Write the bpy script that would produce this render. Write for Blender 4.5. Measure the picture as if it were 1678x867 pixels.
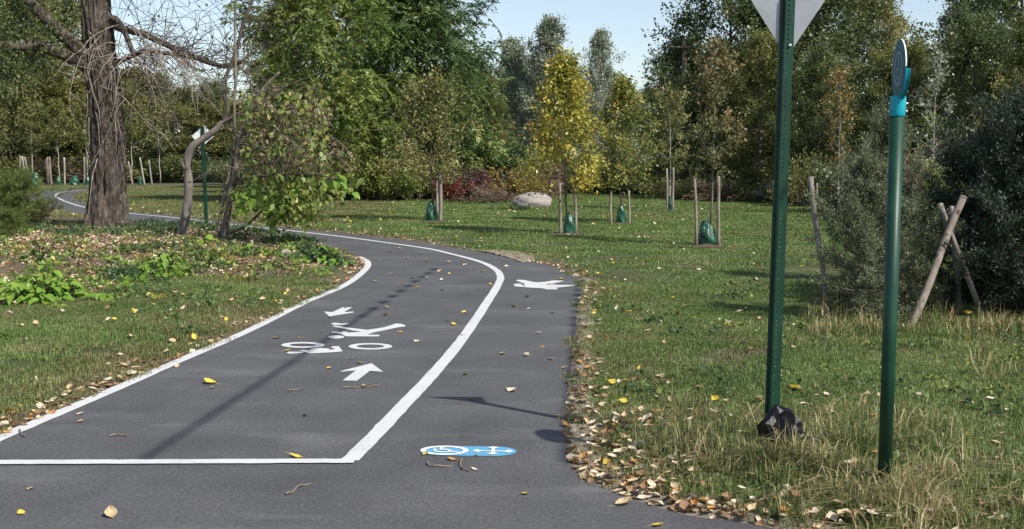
import bpy, math, random
import numpy as np
from mathutils import Vector, Matrix, noise as mnoise
from mathutils.geometry import tessellate_polygon

for o in list(bpy.data.objects): bpy.data.objects.remove(o)
SC = bpy.context.scene
COL = SC.collection

# ------------------------------------------------------------------ camera
F, CX, CY, CH = 1800.0, 839.0, 433.5, 1.65
PITCH = math.atan(168.5 / F)
cam = bpy.data.objects.new('camera', bpy.data.cameras.new('camera'))
COL.objects.link(cam); SC.camera = cam
cam.location = (0, 0, CH); cam.rotation_euler = (math.pi/2 - PITCH, 0, 0)
cam.data.sensor_width = 36; cam.data.lens = F/1678*36
cam.data.clip_start = .05; cam.data.clip_end = 3000

# ------------------------------------------------------------------ light
SUN_EL = math.radians(45.5)
SA = Vector((.765, -.645, 0)).normalized()                 # towards the sun, on the ground
SUN = Vector((SA.x*math.cos(SUN_EL), SA.y*math.cos(SUN_EL), math.sin(SUN_EL)))
W = bpy.data.worlds.new('World'); SC.world = W; W.use_nodes = True
wn = W.node_tree
sky = wn.nodes.new('ShaderNodeTexSky'); sky.sky_type = 'NISHITA'; sky.sun_disc = False
sky.sun_elevation = SUN_EL; sky.sun_rotation = math.atan2(SA.x, SA.y)
sky.air_density = 1.0; sky.dust_density = .7; sky.ozone_density = 1.2; sky.altitude = 50
bg = wn.nodes['Background']; bg.inputs['Strength'].default_value = .14
hs = wn.nodes.new('ShaderNodeHueSaturation'); hs.inputs['Saturation'].default_value = .80; hs.inputs['Value'].default_value = .86
wn.links.new(sky.outputs[0], hs.inputs['Color']); wn.links.new(hs.outputs[0], bg.inputs[0])
sl = bpy.data.lights.new('sun', 'SUN'); sl.energy = 4.4; sl.angle = math.radians(.5); sl.color = (1, .95, .87)
so = bpy.data.objects.new('sun', sl); COL.objects.link(so)
so.rotation_euler = (-SUN).to_track_quat('-Z', 'Y').to_euler(); so.location = (20, -20, 30)
SC.view_settings.view_transform = 'Standard'; SC.view_settings.look = 'None'
SC.view_settings.exposure = .42; SC.view_settings.gamma = 1
SC.cycles.max_bounces = 5; SC.cycles.diffuse_bounces = 3; SC.cycles.transmission_bounces = 3
SC.cycles.transparent_max_bounces = 4

# ------------------------------------------------------------------ helpers: where things stand
def ray(px, py):
    u, v = (px-CX)/F, -(py-CY)/F
    c, s = math.cos(PITCH), math.sin(PITCH)
    return Vector((u, c + v*s, -s + v*c))
def G0(px, py, z=0.0):
    r = ray(px, py); t = (z-CH)/r.z
    return Vector((r.x*t, r.y*t, z))
def P(px, py, y):
    r = ray(px, py); t = y/r.y
    return Vector((r.x*t, y, CH + r.z*t))
def px_x(px, y): return P(px, 265, y).x

# ------------------------------------------------------------------ helpers: materials
def newmat(name):
    m = bpy.data.materials.new(name); m.use_nodes = True
    return m, m.node_tree.nodes, m.node_tree.links, m.node_tree.nodes['Principled BSDF']
def ramp(nodes, cols):
    r = nodes.new('ShaderNodeValToRGB'); e = r.color_ramp.elements
    while len(e) > 1: e.remove(e[-1])
    for i, (p, c) in enumerate(cols):
        x = e[0] if i == 0 else e.new(p)
        x.position = p; x.color = (*c, 1)
    return r
def noise_node(nodes, links, scale, detail=4, vec=None, rough=.55):
    n = nodes.new('ShaderNodeTexNoise'); n.inputs['Scale'].default_value = scale
    n.inputs['Detail'].default_value = detail; n.inputs['Roughness'].default_value = rough
    if vec is not None: links.new(vec, n.inputs['Vector'])
    return n
LEAF_GAIN = {'leaf_dark_green': 2.6, 'leaf_olive_green': 2.2, 'leaf_compound_green': 2.1, 'grass_green': 1.22, 'grass_olive': 1.15, 'dark_needles': 2.1, 'pine_needles': 1.35, 'grass_tall': 1.25, 'juniper_needles': 1.6, 'leaf_bright_green': 1.35, 'leaf_gold': 1.35, 'leaf_turning': 1.75, 'leaf_red': 1.2, 'leaf_purple': 1.3, 'leaf_ground_cover': 1.4, 'leaf_grey_green': 2.5, 'leaf_dead_brown': 1.15}  # leaf_grey_green: pale leaves, raised further in place of haze on the poplars
def leaf_mat(name, cols, rough=.45, trans=.3, patch=.6, spec=.4):
    """foliage: every leaf its own colour, drifting slowly through the plant"""
    m, n, l, b = newmat(name)
    g = n.new('ShaderNodeNewGeometry')
    ns = noise_node(n, l, patch, 2, g.outputs['Position'])
    mx = n.new('ShaderNodeMath'); mx.operation = 'MULTIPLY_ADD'
    l.new(ns.outputs[0], mx.inputs[0]); mx.inputs[1].default_value = 1.3; mx.inputs[2].default_value = -.4
    ad = n.new('ShaderNodeMath'); ad.operation = 'MULTIPLY_ADD'; ad.use_clamp = True
    l.new(g.outputs['Random Per Island'], ad.inputs[0]); ad.inputs[1].default_value = .62
    l.new(mx.outputs[0], ad.inputs[2])
    gain = LEAF_GAIN.get(name, 1.65 if name.startswith('leaf_') else 1.0)
    r = ramp(n, [(p, tuple(min(.8, q*gain) for q in c)) for p, c in cols]); l.new(ad.outputs[0], r.inputs[0])
    l.new(r.outputs[0], b.inputs['Base Color'])
    b.inputs['Roughness'].default_value = rough; b.inputs['Specular IOR Level'].default_value = spec
    if trans > 0:
        t = n.new('ShaderNodeBsdfTranslucent'); l.new(r.outputs[0], t.inputs[0])
        s = n.new('ShaderNodeMixShader'); s.inputs[0].default_value = trans
        l.new(b.outputs[0], s.inputs[1]); l.new(t.outputs[0], s.inputs[2])
        l.new(s.outputs[0], n['Material Output'].inputs[0])
    return m
def rough_mat(name, c1, c2, scale=8, rough=.85, bump=.3, stretch=(1, 1, 1), c3=None, bdist=.02, metal=0, spec=.4, scale2=None):
    m, n, l, b = newmat(name)
    tc = n.new('ShaderNodeTexCoord'); mp = n.new('ShaderNodeMapping'); mp.inputs['Scale'].default_value = stretch
    l.new(tc.outputs['Object'], mp.inputs[0])
    ns = noise_node(n, l, scale, 6, mp.outputs[0], .62)
    cols = [(.3, c1), (.7, c2)] if c3 is None else [(.28, c1), (.5, c2), (.72, c3)]
    r = ramp(n, cols); l.new(ns.outputs[0], r.inputs[0]); l.new(r.outputs[0], b.inputs['Base Color'])
    b.inputs['Roughness'].default_value = rough; b.inputs['Metallic'].default_value = metal
    b.inputs['Specular IOR Level'].default_value = spec
    if bump:
        n2 = noise_node(n, l, scale2 or scale*3, 5, mp.outputs[0], .6)
        bp = n.new('ShaderNodeBump'); bp.inputs['Strength'].default_value = bump; bp.inputs['Distance'].default_value = bdist
        l.new(n2.outputs[0], bp.inputs['Height']); l.new(bp.outputs[0], b.inputs['Normal'])
    return m

# ------------------------------------------------------------------ helpers: meshes
def meshify(name, chunks, mats=()):
    """chunks: (verts, quads, material index) arrays joined into one mesh"""
    V = []; Q = []; MI = []; off = 0
    for c in chunks:
        v, q = c[0], c[1]; mi = c[2] if len(c) > 2 else 0
        v = np.asarray(v, dtype=np.float32).reshape(-1, 3); q = np.asarray(q, dtype=np.int32).reshape(-1, 4)
        V.append(v); Q.append(q+off); MI.append(np.full(len(q), mi, np.int32)); off += len(v)
    V = np.concatenate(V); Q = np.concatenate(Q); MI = np.concatenate(MI)
    me = bpy.data.meshes.new(name)
    me.vertices.add(len(V)); me.vertices.foreach_set('co', V.ravel())
    me.loops.add(Q.size); me.loops.foreach_set('vertex_index', Q.ravel())
    me.polygons.add(len(Q)); me.polygons.foreach_set('loop_start', np.arange(0, Q.size, 4, dtype=np.int32))
    me.polygons.foreach_set('material_index', MI)
    me.update(calc_edges=True)
    for m in mats: me.materials.append(m)
    return me
def pymesh(name, verts, faces, mats=(), smooth=False):
    me = bpy.data.meshes.new(name); me.from_pydata([tuple(v) for v in verts], [], faces); me.update()
    for m in mats: me.materials.append(m)
    if smooth: me.polygons.foreach_set('use_smooth', [True]*len(me.polygons))
    return me
def smooth(me):
    me.polygons.foreach_set('use_smooth', [True]*len(me.polygons)); return me
def link(name, data, parent=None, loc=None, **props):
    o = bpy.data.objects.new(name, data); COL.objects.link(o)
    if parent is not None: o.parent = parent
    if loc is not None: o.location = loc
    for k, v in props.items(): o[k] = v
    return o
def thing(name, label, cat, loc=(0, 0, 0), group=None, data=None, rz=0):
    o = link(name, data, None, loc, label=label, category=cat); o.rotation_euler.z = rz
    if group: o['group'] = group
    return o
def structure(name, data, loc=None): return link(name, data, None, loc, kind='structure')
def frame(d):
    d = d/np.linalg.norm(d)
    a = np.array([0, 0, 1.]) if abs(d[2]) < .9 else np.array([1., 0, 0])
    s = np.cross(d, a); s /= np.linalg.norm(s)
    return s, np.cross(s, d)
def tube(Pts, R, n=6, cap=True, disp=None):
    Pts = np.asarray([tuple(p) for p in Pts], float); k = len(Pts); R = np.broadcast_to(np.asarray(R, float), (k,))
    T = np.gradient(Pts, axis=0)
    s, _ = frame(T[0]); V = []
    ang = np.arange(n)*2*math.pi/n
    for i in range(k):
        t = T[i]/np.linalg.norm(T[i]); s = s - t*np.dot(s, t); s /= np.linalg.norm(s); u = np.cross(t, s)
        r = np.full(n, R[i]) if disp is None else R[i]*disp(i, ang)
        V.append(Pts[i] + (np.cos(ang)*r)[:, None]*s + (np.sin(ang)*r)[:, None]*u)
    V = np.concatenate(V)
    i = np.arange(k-1)[:, None]*n; j = np.arange(n)[None]; j2 = (j+1) % n
    Q = np.stack([i+j, i+j2, i+n+j2, i+n+j], -1).reshape(-1, 4)
    if cap:
        c0 = len(V); V = np.concatenate([V, Pts[:1], Pts[-1:]]); e = (k-1)*n
        m = n//2
        cq = [[c0, (2*a+2) % n, (2*a+1) % n, (2*a) % n] for a in range(m)] + \
             [[c0+1, e+(2*a) % n, e+(2*a+1) % n, e+(2*a+2) % n] for a in range(m)]
        Q = np.concatenate([Q, np.array(cq)])
    return V, Q
def prisms(A, B, ra, rb):
    """many thin three-sided twigs at once"""
    A = np.asarray(A); B = np.asarray(B); d = B-A; L = np.linalg.norm(d, axis=1, keepdims=True)+1e-9; d = d/L
    a = np.where(np.abs(d[:, 2:3]) < .9, np.array([[0, 0, 1.]]), np.array([[1., 0, 0]]))
    s = np.cross(d, a); s /= np.linalg.norm(s, axis=1, keepdims=True); u = np.cross(d, s)
    N = len(A); V = np.empty((N, 6, 3))
    for k in range(3):
        an = k*2*math.pi/3; o = s*math.cos(an)+u*math.sin(an)
        V[:, k] = A + o*np.reshape(ra, (-1, 1)); V[:, 3+k] = B + o*np.reshape(rb, (-1, 1))
    f = np.array([[0, 1, 4, 3], [1, 2, 5, 4], [2, 0, 3, 5]])
    return V.reshape(-1, 3), (np.arange(N)[:, None, None]*6 + f[None]).reshape(-1, 4)
def norm(a): return a/(np.linalg.norm(a, axis=-1, keepdims=True)+1e-9)
def leaves(rng, pos, ax, size, wr=.5, fold=.12, up=.6):
    """one folded four-cornered leaf per point"""
    N = len(pos); ax = norm(ax)
    nn = norm(np.array([[0, 0, up]]) + rng.normal(0, .6, (N, 3)))
    s = norm(np.cross(ax, nn)); nn = np.cross(s, ax)
    l = np.broadcast_to(np.asarray(size, float), (N,)).reshape(-1, 1)*rng.uniform(.65, 1.25, (N, 1)); w = l*wr*.5
    V = np.stack([pos, pos+ax*l*.45+s*w+nn*l*fold, pos+ax*l, pos+ax*l*.45-s*w+nn*l*fold], 1).reshape(-1, 3)
    return V, np.arange(N*4).reshape(-1, 4)
def fronds(rng, pos, ax, length, pairs=7, lw=.3, droop=.5):
    """feather-like compound leaves: pairs of leaflets along a drooping stalk"""
    N = len(pos); ax = norm(ax); L = length*rng.uniform(.7, 1.2, (N, 1))
    side = norm(np.cross(ax, np.array([[0, 0, 1.]])+rng.normal(0, .25, (N, 3))))
    out = []; 
    for k in range(pairs):
        t = .15+.85*k/(pairs-1)
        c = pos + ax*L*t - np.array([[0, 0, 1.]])*L*droop*t*t
        tan = norm(ax - np.array([[0, 0, 1.]])*2*droop*t)
        ll = L*lw*(1-.55*abs(t-.4))
        for sg in (-1, 1):
            d = norm(side*sg*.9 + tan*.55 - np.array([[0, 0, .25]]) + rng.normal(0, .12, (N, 3)))
            out.append(leaves(rng, c, d, ll[:, 0], .32, .06, 1.2))
    V = []; Q = []; off = 0
    for v, q in out: V.append(v); Q.append(q+off); off += len(v)
    return np.concatenate(V), np.concatenate(Q)
def catmull(pts, n):
    pts = [np.array(tuple(p), float) for p in pts]; pts = [2*pts[0]-pts[1]]+pts+[2*pts[-1]-pts[-2]]; out = []
    for i in range(1, len(pts)-2):
        a, b, c, d = pts[i-1:i+3]
        for k in range(n):
            t = k/n
            out.append(.5*(2*b+(c-a)*t+(2*a-5*b+4*c-d)*t*t+(3*b-a-3*c+d)*t**3))
    out.append(pts[-2]); return np.array(out)

# ------------------------------------------------------------------ the path: outline on the ground
left_edge = [(-.5, 715), (66, 686), (130, 659), (200, 629), (290, 589), (400, 541), (500, 491), (560, 465), (588, 446), (598, 434), (596, 426), (583, 419)]
isl_far = [(560, 411), (532, 402), (482, 389), (447, 383), (417, 377), (360, 370), (290, 366), (204, 361), (141, 353), (76, 344), (30, 338)]
out_far = [(30, 316), (78, 311), (150, 309.5), (204, 307.5), (307, 301.5), (371, 300), (420, 298.5)]
inner = [(420, 300.2), (371, 302), (307, 304), (204, 309.8), (160, 313), (143, 318), (140, 322), (148, 330), (175, 338), (204, 344), (296, 354), (335, 358), (382, 363.5), (431, 369),
         (492, 376), (563, 383), (630, 390), (700, 399), (782, 412), (855, 427), (893, 433), (931, 450), (950, 461), (957, 474), (952, 488), (946, 506), (940, 560), (935, 600),
         (930, 650), (927, 700), (932, 745), (945, 775), (985, 798), (1050, 822), (1130, 845), (1250, 862)]
w2 = lambda L: [np.array(G0(*p))[:2] for p in L]
def cm2(L, n):
    L = [np.array([*p, 0.]) for p in L]; return [q[:2] for q in catmull(L, n)]
near_left = [np.array(p) for p in [(-14, 1.0), (-6.5, 2.2), (-4.3, 3.6), (-3.55, 5.2)]]
near_right = [np.array(p) for p in [(2.1, 4.15), (4, 3.0), (9, 1.0)]]
OUT = cm2(near_left+w2(left_edge), 3) + cm2(w2(isl_far), 3) + cm2(w2(out_far), 2) + cm2(w2(inner)+near_right, 3) + [np.array((9, -14.)), np.array((-14, -14.))]
OUT = np.array(OUT)
EA = OUT; EB = np.roll(OUT, -1, 0)
def inside(poly, X, Y):
    A = poly; B = np.roll(poly, -1, 0); r = np.zeros(X.shape, bool)
    for (x1, y1), (x2, y2) in zip(A, B):
        if y1 == y2: continue
        c = ((y1 > Y) != (y2 > Y)) & (X < (x2-x1)*(Y-y1)/(y2-y1)+x1); r ^= c
    return r
def path_dist(X, Y):
    """metres from the asphalt edge, negative on the asphalt"""
    X = np.atleast_1d(np.asarray(X, float)); Y = np.atleast_1d(np.asarray(Y, float)); d = np.full(X.shape, 1e9)
    if X.size < 40:
        E = EB-EA; dx = X[:, None]-EA[:, 0]; dy = Y[:, None]-EA[:, 1]; t = np.clip((dx*E[:, 0]+dy*E[:, 1])/((E**2).sum(1)+1e-12), 0, 1)
        d = np.hypot(dx-t*E[:, 0], dy-t*E[:, 1]).min(1); yc = Y[:, None]; ok = E[:, 1] != 0; sl = np.where(ok, E[:, 0]/np.where(ok, E[:, 1], 1), 0)
        cr = ((EA[:, 1] > yc) != (EB[:, 1] > yc)) & (X[:, None] < sl*dy+EA[:, 0])
        return np.where(cr.sum(1) % 2 == 1, -d, d)
    for a, b in zip(EA, EB):
        ab = b-a; t = np.clip(((X-a[0])*ab[0]+(Y-a[1])*ab[1])/(ab@ab+1e-12), 0, 1)
        d = np.minimum(d, np.hypot(X-a[0]-t*ab[0], Y-a[1]-t*ab[1]))
    return np.where(inside(OUT, X, Y), -d, d)
ISL = np.array(cm2(near_left+w2(left_edge), 3)+cm2(w2(isl_far), 3)+[np.array((-60, 40.)), np.array((-60, 2.))])
MULCH = np.array(w2([(-260, 520), (0, 503), (150, 492), (300, 467), (450, 455), (530, 441), (565, 428), (560, 413), (482, 391), (417, 380), (204, 364), (76, 349), (-160, 345)]))
def relief(X, Y):
    X = np.asarray(X, float); Y = np.asarray(Y, float)
    h = .09*np.exp(-(((X-2.6)/1.6)**2+((Y-5.6)/1.8)**2)) + .22*np.exp(-(((X+7)/4)**2+((Y-20)/5)**2))
    h += .10*np.exp(-(((X+4.2)/1.0)**2+((Y-10.5)/4)**2))
    h += .015*np.sin(X*1.7+.5*Y)*np.sin(Y*1.1-.4*X)
    far = np.clip((Y-38)/60, 0, 1); return h*np.clip(1-far*2, 0, 1)
def hgt(X, Y):
    d = path_dist(X, Y); k = np.clip(d/1.2, 0, 1); k = k*k*(3-2*k)
    return np.where(d < 0, -.03, -.012+.012*np.clip(d/.1, 0, 1)+relief(X, Y)*k)
def hz(x, y): return float(hgt([x], [y])[0])
def G(px, py):
    z = 0
    for _ in range(5):
        p = G0(px, py, z); z = hz(p.x, p.y) if path_dist(p.x, p.y)[0] >= 0 else 0.0
    return Vector((p.x, p.y, z))

# ------------------------------------------------------------------ ground
def bare(x, y):      # worn bare patches in the lawn
    return (((x-2.0)/.42)**2+((y-8.9)/.8)**2 < 1) | (((x-1.35)/.3)**2+((y-12.4)/.9)**2 < 1)
def axis(lo, hi, step, far_lo, far_hi):
    a = list(np.arange(lo, hi+1e-6, step)); g = step
    x = lo; L = []
    while x > far_lo: g *= 1.25; x -= g; L.append(max(x, far_lo))
    x = hi; g = step; R = []
    while x < far_hi: g *= 1.25; x += g; R.append(min(x, far_hi))
    return np.array(L[::-1]+a+R)
gx = axis(-16, 14, .2, -900, 900); gy = axis(1, 34, .2, -200, 1500)
XX, YY = np.meshgrid(gx, gy)
ZZ = hgt(XX.ravel(), YY.ravel())
nx, ny = len(gx), len(gy)
i = (np.arange(ny-1)[:, None]*nx+np.arange(nx-1)[None]).ravel()
gm = meshify('ground', [(np.stack([XX.ravel(), YY.ravel(), ZZ], 1), np.stack([i, i+1, i+nx+1, i+nx], 1))])
smooth(gm)
att = gm.attributes.new('mulch', 'FLOAT', 'POINT'); att.data.foreach_set('value', inside(MULCH, XX.ravel(), YY.ravel()).astype(np.float32))
att = gm.attributes.new('verge', 'FLOAT', 'POINT'); att.data.foreach_set('value', np.maximum(np.clip(1-path_dist(XX.ravel(), YY.ravel())/.5, 0, 1), bare(XX.ravel(), YY.ravel())*.95).astype(np.float32))
m, n, l, b = newmat('ground_soil_and_turf')
g = n.new('ShaderNodeNewGeometry')
n1 = noise_node(n, l, 1.1, 6, g.outputs['Position']); n2 = noise_node(n, l, 38, 5, g.outputs['Position'], .7)
turf = ramp(n, [(.3, (.032, .045, .012)), (.5, (.05, .07, .018)), (.68, (.10, .095, .04))]); l.new(n1.outputs[0], turf.inputs[0])
soil = ramp(n, [(.3, (.05, .036, .022)), (.5, (.115, .085, .052)), (.72, (.26, .20, .13))]); l.new(n2.outputs[0], soil.inputs[0])
am = n.new('ShaderNodeAttribute'); am.attribute_name = 'mulch'; av = n.new('ShaderNodeAttribute'); av.attribute_name = 'verge'
mm = n.new('ShaderNodeMath'); mm.operation = 'MAXIMUM'; l.new(am.outputs['Fac'], mm.inputs[0]); l.new(av.outputs['Fac'], mm.inputs[1])
k = n.new('ShaderNodeMath'); k.operation = 'MULTIPLY_ADD'; k.use_clamp = True; l.new(n1.outputs[0], k.inputs[0]); k.inputs[1].default_value = 2.4; k.inputs[2].default_value = -1.3
k2 = n.new('ShaderNodeMath'); k2.operation = 'MAXIMUM'; l.new(mm.outputs[0], k2.inputs[0]); l.new(k.outputs[0], k2.inputs[1])
mx = n.new('ShaderNodeMix'); mx.data_type = 'RGBA'; l.new(k2.outputs[0], mx.inputs['Factor']); l.new(turf.outputs[0], mx.inputs['A']); l.new(soil.outputs[0], mx.inputs['B'])
l.new(mx.outputs['Result'], b.inputs['Base Color']); b.inputs['Roughness'].default_value = .95
bp = n.new('ShaderNodeBump'); bp.inputs['Distance'].default_value = .03; bp.inputs['Strength'].default_value = .7; l.new(n2.outputs[0], bp.inputs['Height']); l.new(bp.outputs[0], b.inputs['Normal'])
gm.materials.append(m); structure('ground', gm)

# asphalt sheet with a thin edge
def flat(name, poly, z, mat, skirt=0):
    poly = [Vector((p[0], p[1], z)) for p in poly]
    tris = tessellate_polygon([poly]); v = list(poly); f = [tuple(t) for t in tris]
    up = []
    for t in f:
        a, b_, c = (v[q] for q in t); up.append(t if (b_-a).cross(c-a).z > 0 else t[::-1])
    f = up
    if skirt:
        N = len(poly); v += [Vector((p.x, p.y, z-skirt)) for p in poly]; f += [(q, (q+1) % N, N+(q+1) % N, N+q) for q in range(N)]
    return pymesh(name, v, f, [mat])
m, n, l, b = newmat('asphalt')
g = n.new('ShaderNodeNewGeometry')
fine = noise_node(n, l, 44, 10, g.outputs['Position'], .92); mid = noise_node(n, l, 1.3, 6, g.outputs['Position'], .6)
vor = n.new('ShaderNodeTexVoronoi'); vor.inputs['Scale'].default_value = 95; l.new(g.outputs['Position'], vor.inputs['Vector'])
r1 = ramp(n, [(.34, (.030, .0298, .0305)), (.5, (.081, .080, .082)), (.66, (.175, .173, .172))]); l.new(fine.outputs[0], r1.inputs[0])
r2 = ramp(n, [(.3, (.76, .76, .77)), (.55, (1, 1, 1)), (.75, (1.2, 1.19, 1.17))]); l.new(mid.outputs[0], r2.inputs[0])
mu = n.new('ShaderNodeMix'); mu.data_type = 'RGBA'; mu.blend_type = 'MULTIPLY'; mu.inputs['Factor'].default_value = 1
l.new(r1.outputs[0], mu.inputs['A']); l.new(r2.outputs[0], mu.inputs['B'])
# pale chips and a few dusty scuffs
rc = ramp(n, [(.0, (1, 1, 1)), (.045, (0, 0, 0))]); l.new(vor.outputs['Distance'], rc.inputs[0])
sel = n.new('ShaderNodeMath'); sel.operation = 'GREATER_THAN'; sel.inputs[1].default_value = .86
sp = n.new('ShaderNodeSeparateColor'); l.new(vor.outputs['Color'], sp.inputs[0]); l.new(sp.outputs[0], sel.inputs[0])
mc = n.new('ShaderNodeMath'); mc.operation = 'MULTIPLY'; l.new(rc.outputs[0], mc.inputs[0]); l.new(sel.outputs[0], mc.inputs[1])
chip = n.new('ShaderNodeMix'); chip.data_type = 'RGBA'; l.new(mc.outputs[0], chip.inputs['Factor']); l.new(mu.outputs['Result'], chip.inputs['A']); chip.inputs['B'].default_value = (.42, .41, .40, 1)
mp = n.new('ShaderNodeMapping'); mp.inputs['Scale'].default_value = (.6, 1.6, 1); l.new(g.outputs['Position'], mp.inputs[0])
du = noise_node(n, l, .9, 8, mp.outputs[0], .72)
rd = ramp(n, [(.54, (0, 0, 0)), (.78, (.6, .6, .6))]); l.new(du.outputs[0], rd.inputs[0])
dust = n.new('ShaderNodeMix'); dust.data_type = 'RGBA'; l.new(rd.outputs[0], dust.inputs['Factor']); l.new(chip.outputs['Result'], dust.inputs['A']); dust.inputs['B'].default_value = (.21, .205, .205, 1)
l.new(dust.outputs['Result'], b.inputs['Base Color']); b.inputs['Roughness'].default_value = .8; b.inputs['Specular IOR Level'].default_value = .35
bp = n.new('ShaderNodeBump'); bp.inputs['Distance'].default_value = .004; bp.inputs['Strength'].default_value = .8; l.new(fine.outputs[0], bp.inputs['Height']); l.new(bp.outputs[0], b.inputs['Normal'])
M_ASPH = m
structure('path', flat('path', OUT, 0, M_ASPH, .05))

# painted lines
m, n, l, b = newmat('white_road_paint')
g = n.new('ShaderNodeNewGeometry'); ns = noise_node(n, l, 60, 5, g.outputs['Position'], .75); n2 = noise_node(n, l, 3, 4, g.outputs['Position'], .6)
ad = n.new('ShaderNodeMath'); ad.operation = 'MULTIPLY_ADD'; l.new(n2.outputs[0], ad.inputs[0]); ad.inputs[1].default_value = .55; l.new(ns.outputs[0], ad.inputs[2])
r = ramp(n, [(.46, (.13, .13, .13)), (.56, (.36, .36, .355)), (.65, (.50, .50, .49)), (.8, (.58, .58, .57))]); l.new(ad.outputs[0], r.inputs[0]); l.new(r.outputs[0], b.inputs['Base Color']); b.inputs['Roughness'].default_value = .6
M_WHITE = m
def strip(pts, w, z, jit=.002):
    pts = np.array(pts); T = np.gradient(pts, axis=0); T /= np.linalg.norm(T, axis=1, keepdims=True); Nn = np.stack([-T[:, 1], T[:, 0]], 1)
    rr = np.random.default_rng(3); jl = rr.normal(0, jit, (len(pts), 1)); jr = rr.normal(0, jit, (len(pts), 1))
    A = pts+Nn*(w/2+jl); B = pts-Nn*(w/2+jr); k = len(pts)
    V = np.concatenate([np.c_[A, np.full(k, z)], np.c_[B, np.full(k, z)]]); q = np.arange(k-1)
    return V, np.stack([q+k, q+k+1, q+1, q], 1)
line_l = [(-260, 838), (-120, 773), (-40, 736), (0, 718), (66, 690), (130, 663), (200, 633), (290, 593), (400, 545.5), (500, 496), (562, 469.5), (590, 450), (602, 437), (601, 428), (588, 421)]
line_c = [(573, 755), (625, 703), (660, 665.5), (700, 624), (740, 578), (770, 538), (800, 493), (816, 467), (820, 453), (811, 441), (785, 428.5), (740, 416.5), (700, 407.5), (620, 396), (560, 388), (490, 379.7),
          (403, 370.5), (334, 362.3), (296, 357.6), (204, 348.8), (144, 340.7), (115, 333), (98, 326), (91.5, 321.5), (98, 316), (129, 312), (152, 310.7), (204, 308.6), (307, 302.8), (371, 301)]
p_line = [*cm2(w2(line_l), 8)]
structure('path_edge_line', meshify('edge_line', [strip(p_line, .105, .004)], [M_WHITE]))
structure('path_lane_line', meshify('lane_line', [strip(cm2(w2(line_c), 8), .105, .004)], [M_WHITE]))
a, b_ = w2([(-420, 761)])[0], w2([(581, 757)])[0]
structure('path_stop_line', meshify('stop_line', [strip([a+(b_-a)*t for t in np.linspace(0, 1, 60)], .085, .008)], [M_WHITE]))

# painted symbols
def zpoly(pts, org, sc): return [tuple(G0(org[0]+x*sc, org[1]+y*sc))[:2] for x, y in pts]
def ell(cx, cy, rx, ry, n=40, a0=0, a1=360): return [(cx+rx*math.cos(math.radians(a0+(a1-a0)*k/n)), cy+ry*math.sin(math.radians(a0+(a1-a0)*k/n))) for k in range(n if a1-a0 == 360 else n+1)]
def flats(name, polys, z, mat):
    V = []; Fc = []
    for q in polys:
        me = flat('tmp', q, z, mat); o = len(V); V += [v.co.copy() for v in me.vertices]; Fc += [tuple(i+o for i in p.vertices) for p in me.polygons]
        bpy.data.meshes.remove(me)
    return pymesh(name, V, Fc, [mat])
def ringmesh(name, outer, inner_, z, mat):
    N = len(outer); v = [(x, y, z) for x, y in outer]+[(x, y, z) for x, y in inner_]
    return pymesh(name, v, [(i, (i+1) % N, N+(i+1) % N, N+i) for i in range(N)][::1], [mat])
S1 = ((440, 490), 240/1387)
skater = [[(597, 230), (640, 228), (690, 236), (755, 232), (757, 241), (700, 249), (640, 250), (600, 245)],
          [(605, 262), (625, 254), (770, 276), (940, 296), (1100, 270), (1170, 248), (1200, 236), (1260, 238), (1300, 256), (1295, 264), (1225, 272), (1110, 298), (1000, 320), (935, 341), (1045, 342), (1052, 352), (1040, 358),
           (740, 358), (705, 345), (680, 320), (690, 312), (740, 312), (755, 322), (820, 318), (880, 312), (800, 302), (700, 282)],
          [(598, 314), (650, 311), (678, 318), (690, 334), (640, 326), (600, 322)], ell(643, 363, 75, 15)]
thing('skater_marking', 'white painted skater figure with long legs on the cycle lane', 'road marking', data=flats('skater', [zpoly(q, *S1) for q in skater], .004, M_WHITE))
bike = thing('cyclist_marking', 'white painted cyclist symbol with two oval wheel rings on the asphalt', 'road marking')
link('rider', flats('rider', [zpoly(q, *S1) for q in [[(170, 512), (185, 503), (250, 503), (330, 504), (325, 513), (255, 519), (195, 522)],
    [(290, 488), (395, 489), (400, 479), (460, 466), (585, 474), (560, 482), (590, 484), (636, 478), (595, 465), (600, 452), (665, 450), (703, 500), (620, 508), (390, 520), (340, 505)]]], .004, M_WHITE), bike)
link('wheel', ringmesh('wheel', zpoly(ell(325, 441, 205, 28), *S1), zpoly(ell(325, 441, 125, 14), *S1), .0055, M_WHITE), bike)
link('wheel', ringmesh('wheel', zpoly(ell(965, 452, 207, 31), *S1), zpoly(ell(965, 452, 130, 17), *S1), .004, M_WHITE), bike)
thing('arrow_marking', 'white arrow beyond the skater figure pointing towards the left edge line', 'road marking', data=flats('arrow', [zpoly([(525, 122), (605, 127), (705, 80), (795, 82), (712, 128), (805, 122), (803, 132), (575, 168)], *S1)], .004, M_WHITE))
thing('arrow_marking', 'white arrow nearest the stop line pointing away up the path', 'road marking', data=flats('arrow', [zpoly([(680, 688), (975, 612), (1087, 694), (960, 684), (838, 778), (702, 776), (828, 680), (690, 692)], *S1)], .004, M_WHITE))
S2 = ((820, 430), 160/1678)
thing('walker_marking', 'white painted walking person in the narrow side lane by the grass', 'road marking', data=flats('walker', [zpoly(q, *S2) for q in [
    [(258, 312), (300, 303), (400, 305), (560, 340), (650, 348), (760, 340), (900, 315), (1080, 318), (1075, 330), (850, 380), (1000, 390), (1285, 393), (1293, 405), (1160, 420), (960, 440), (985, 458), (970, 470), (800, 470), (720, 450), (420, 432), (410, 400), (412, 370)],
    [(228, 395), (245, 375), (300, 368), (350, 372), (408, 412), (404, 428), (260, 420)]]], .004, M_WHITE))
S3 = ((670, 710), 200/1678)
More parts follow.
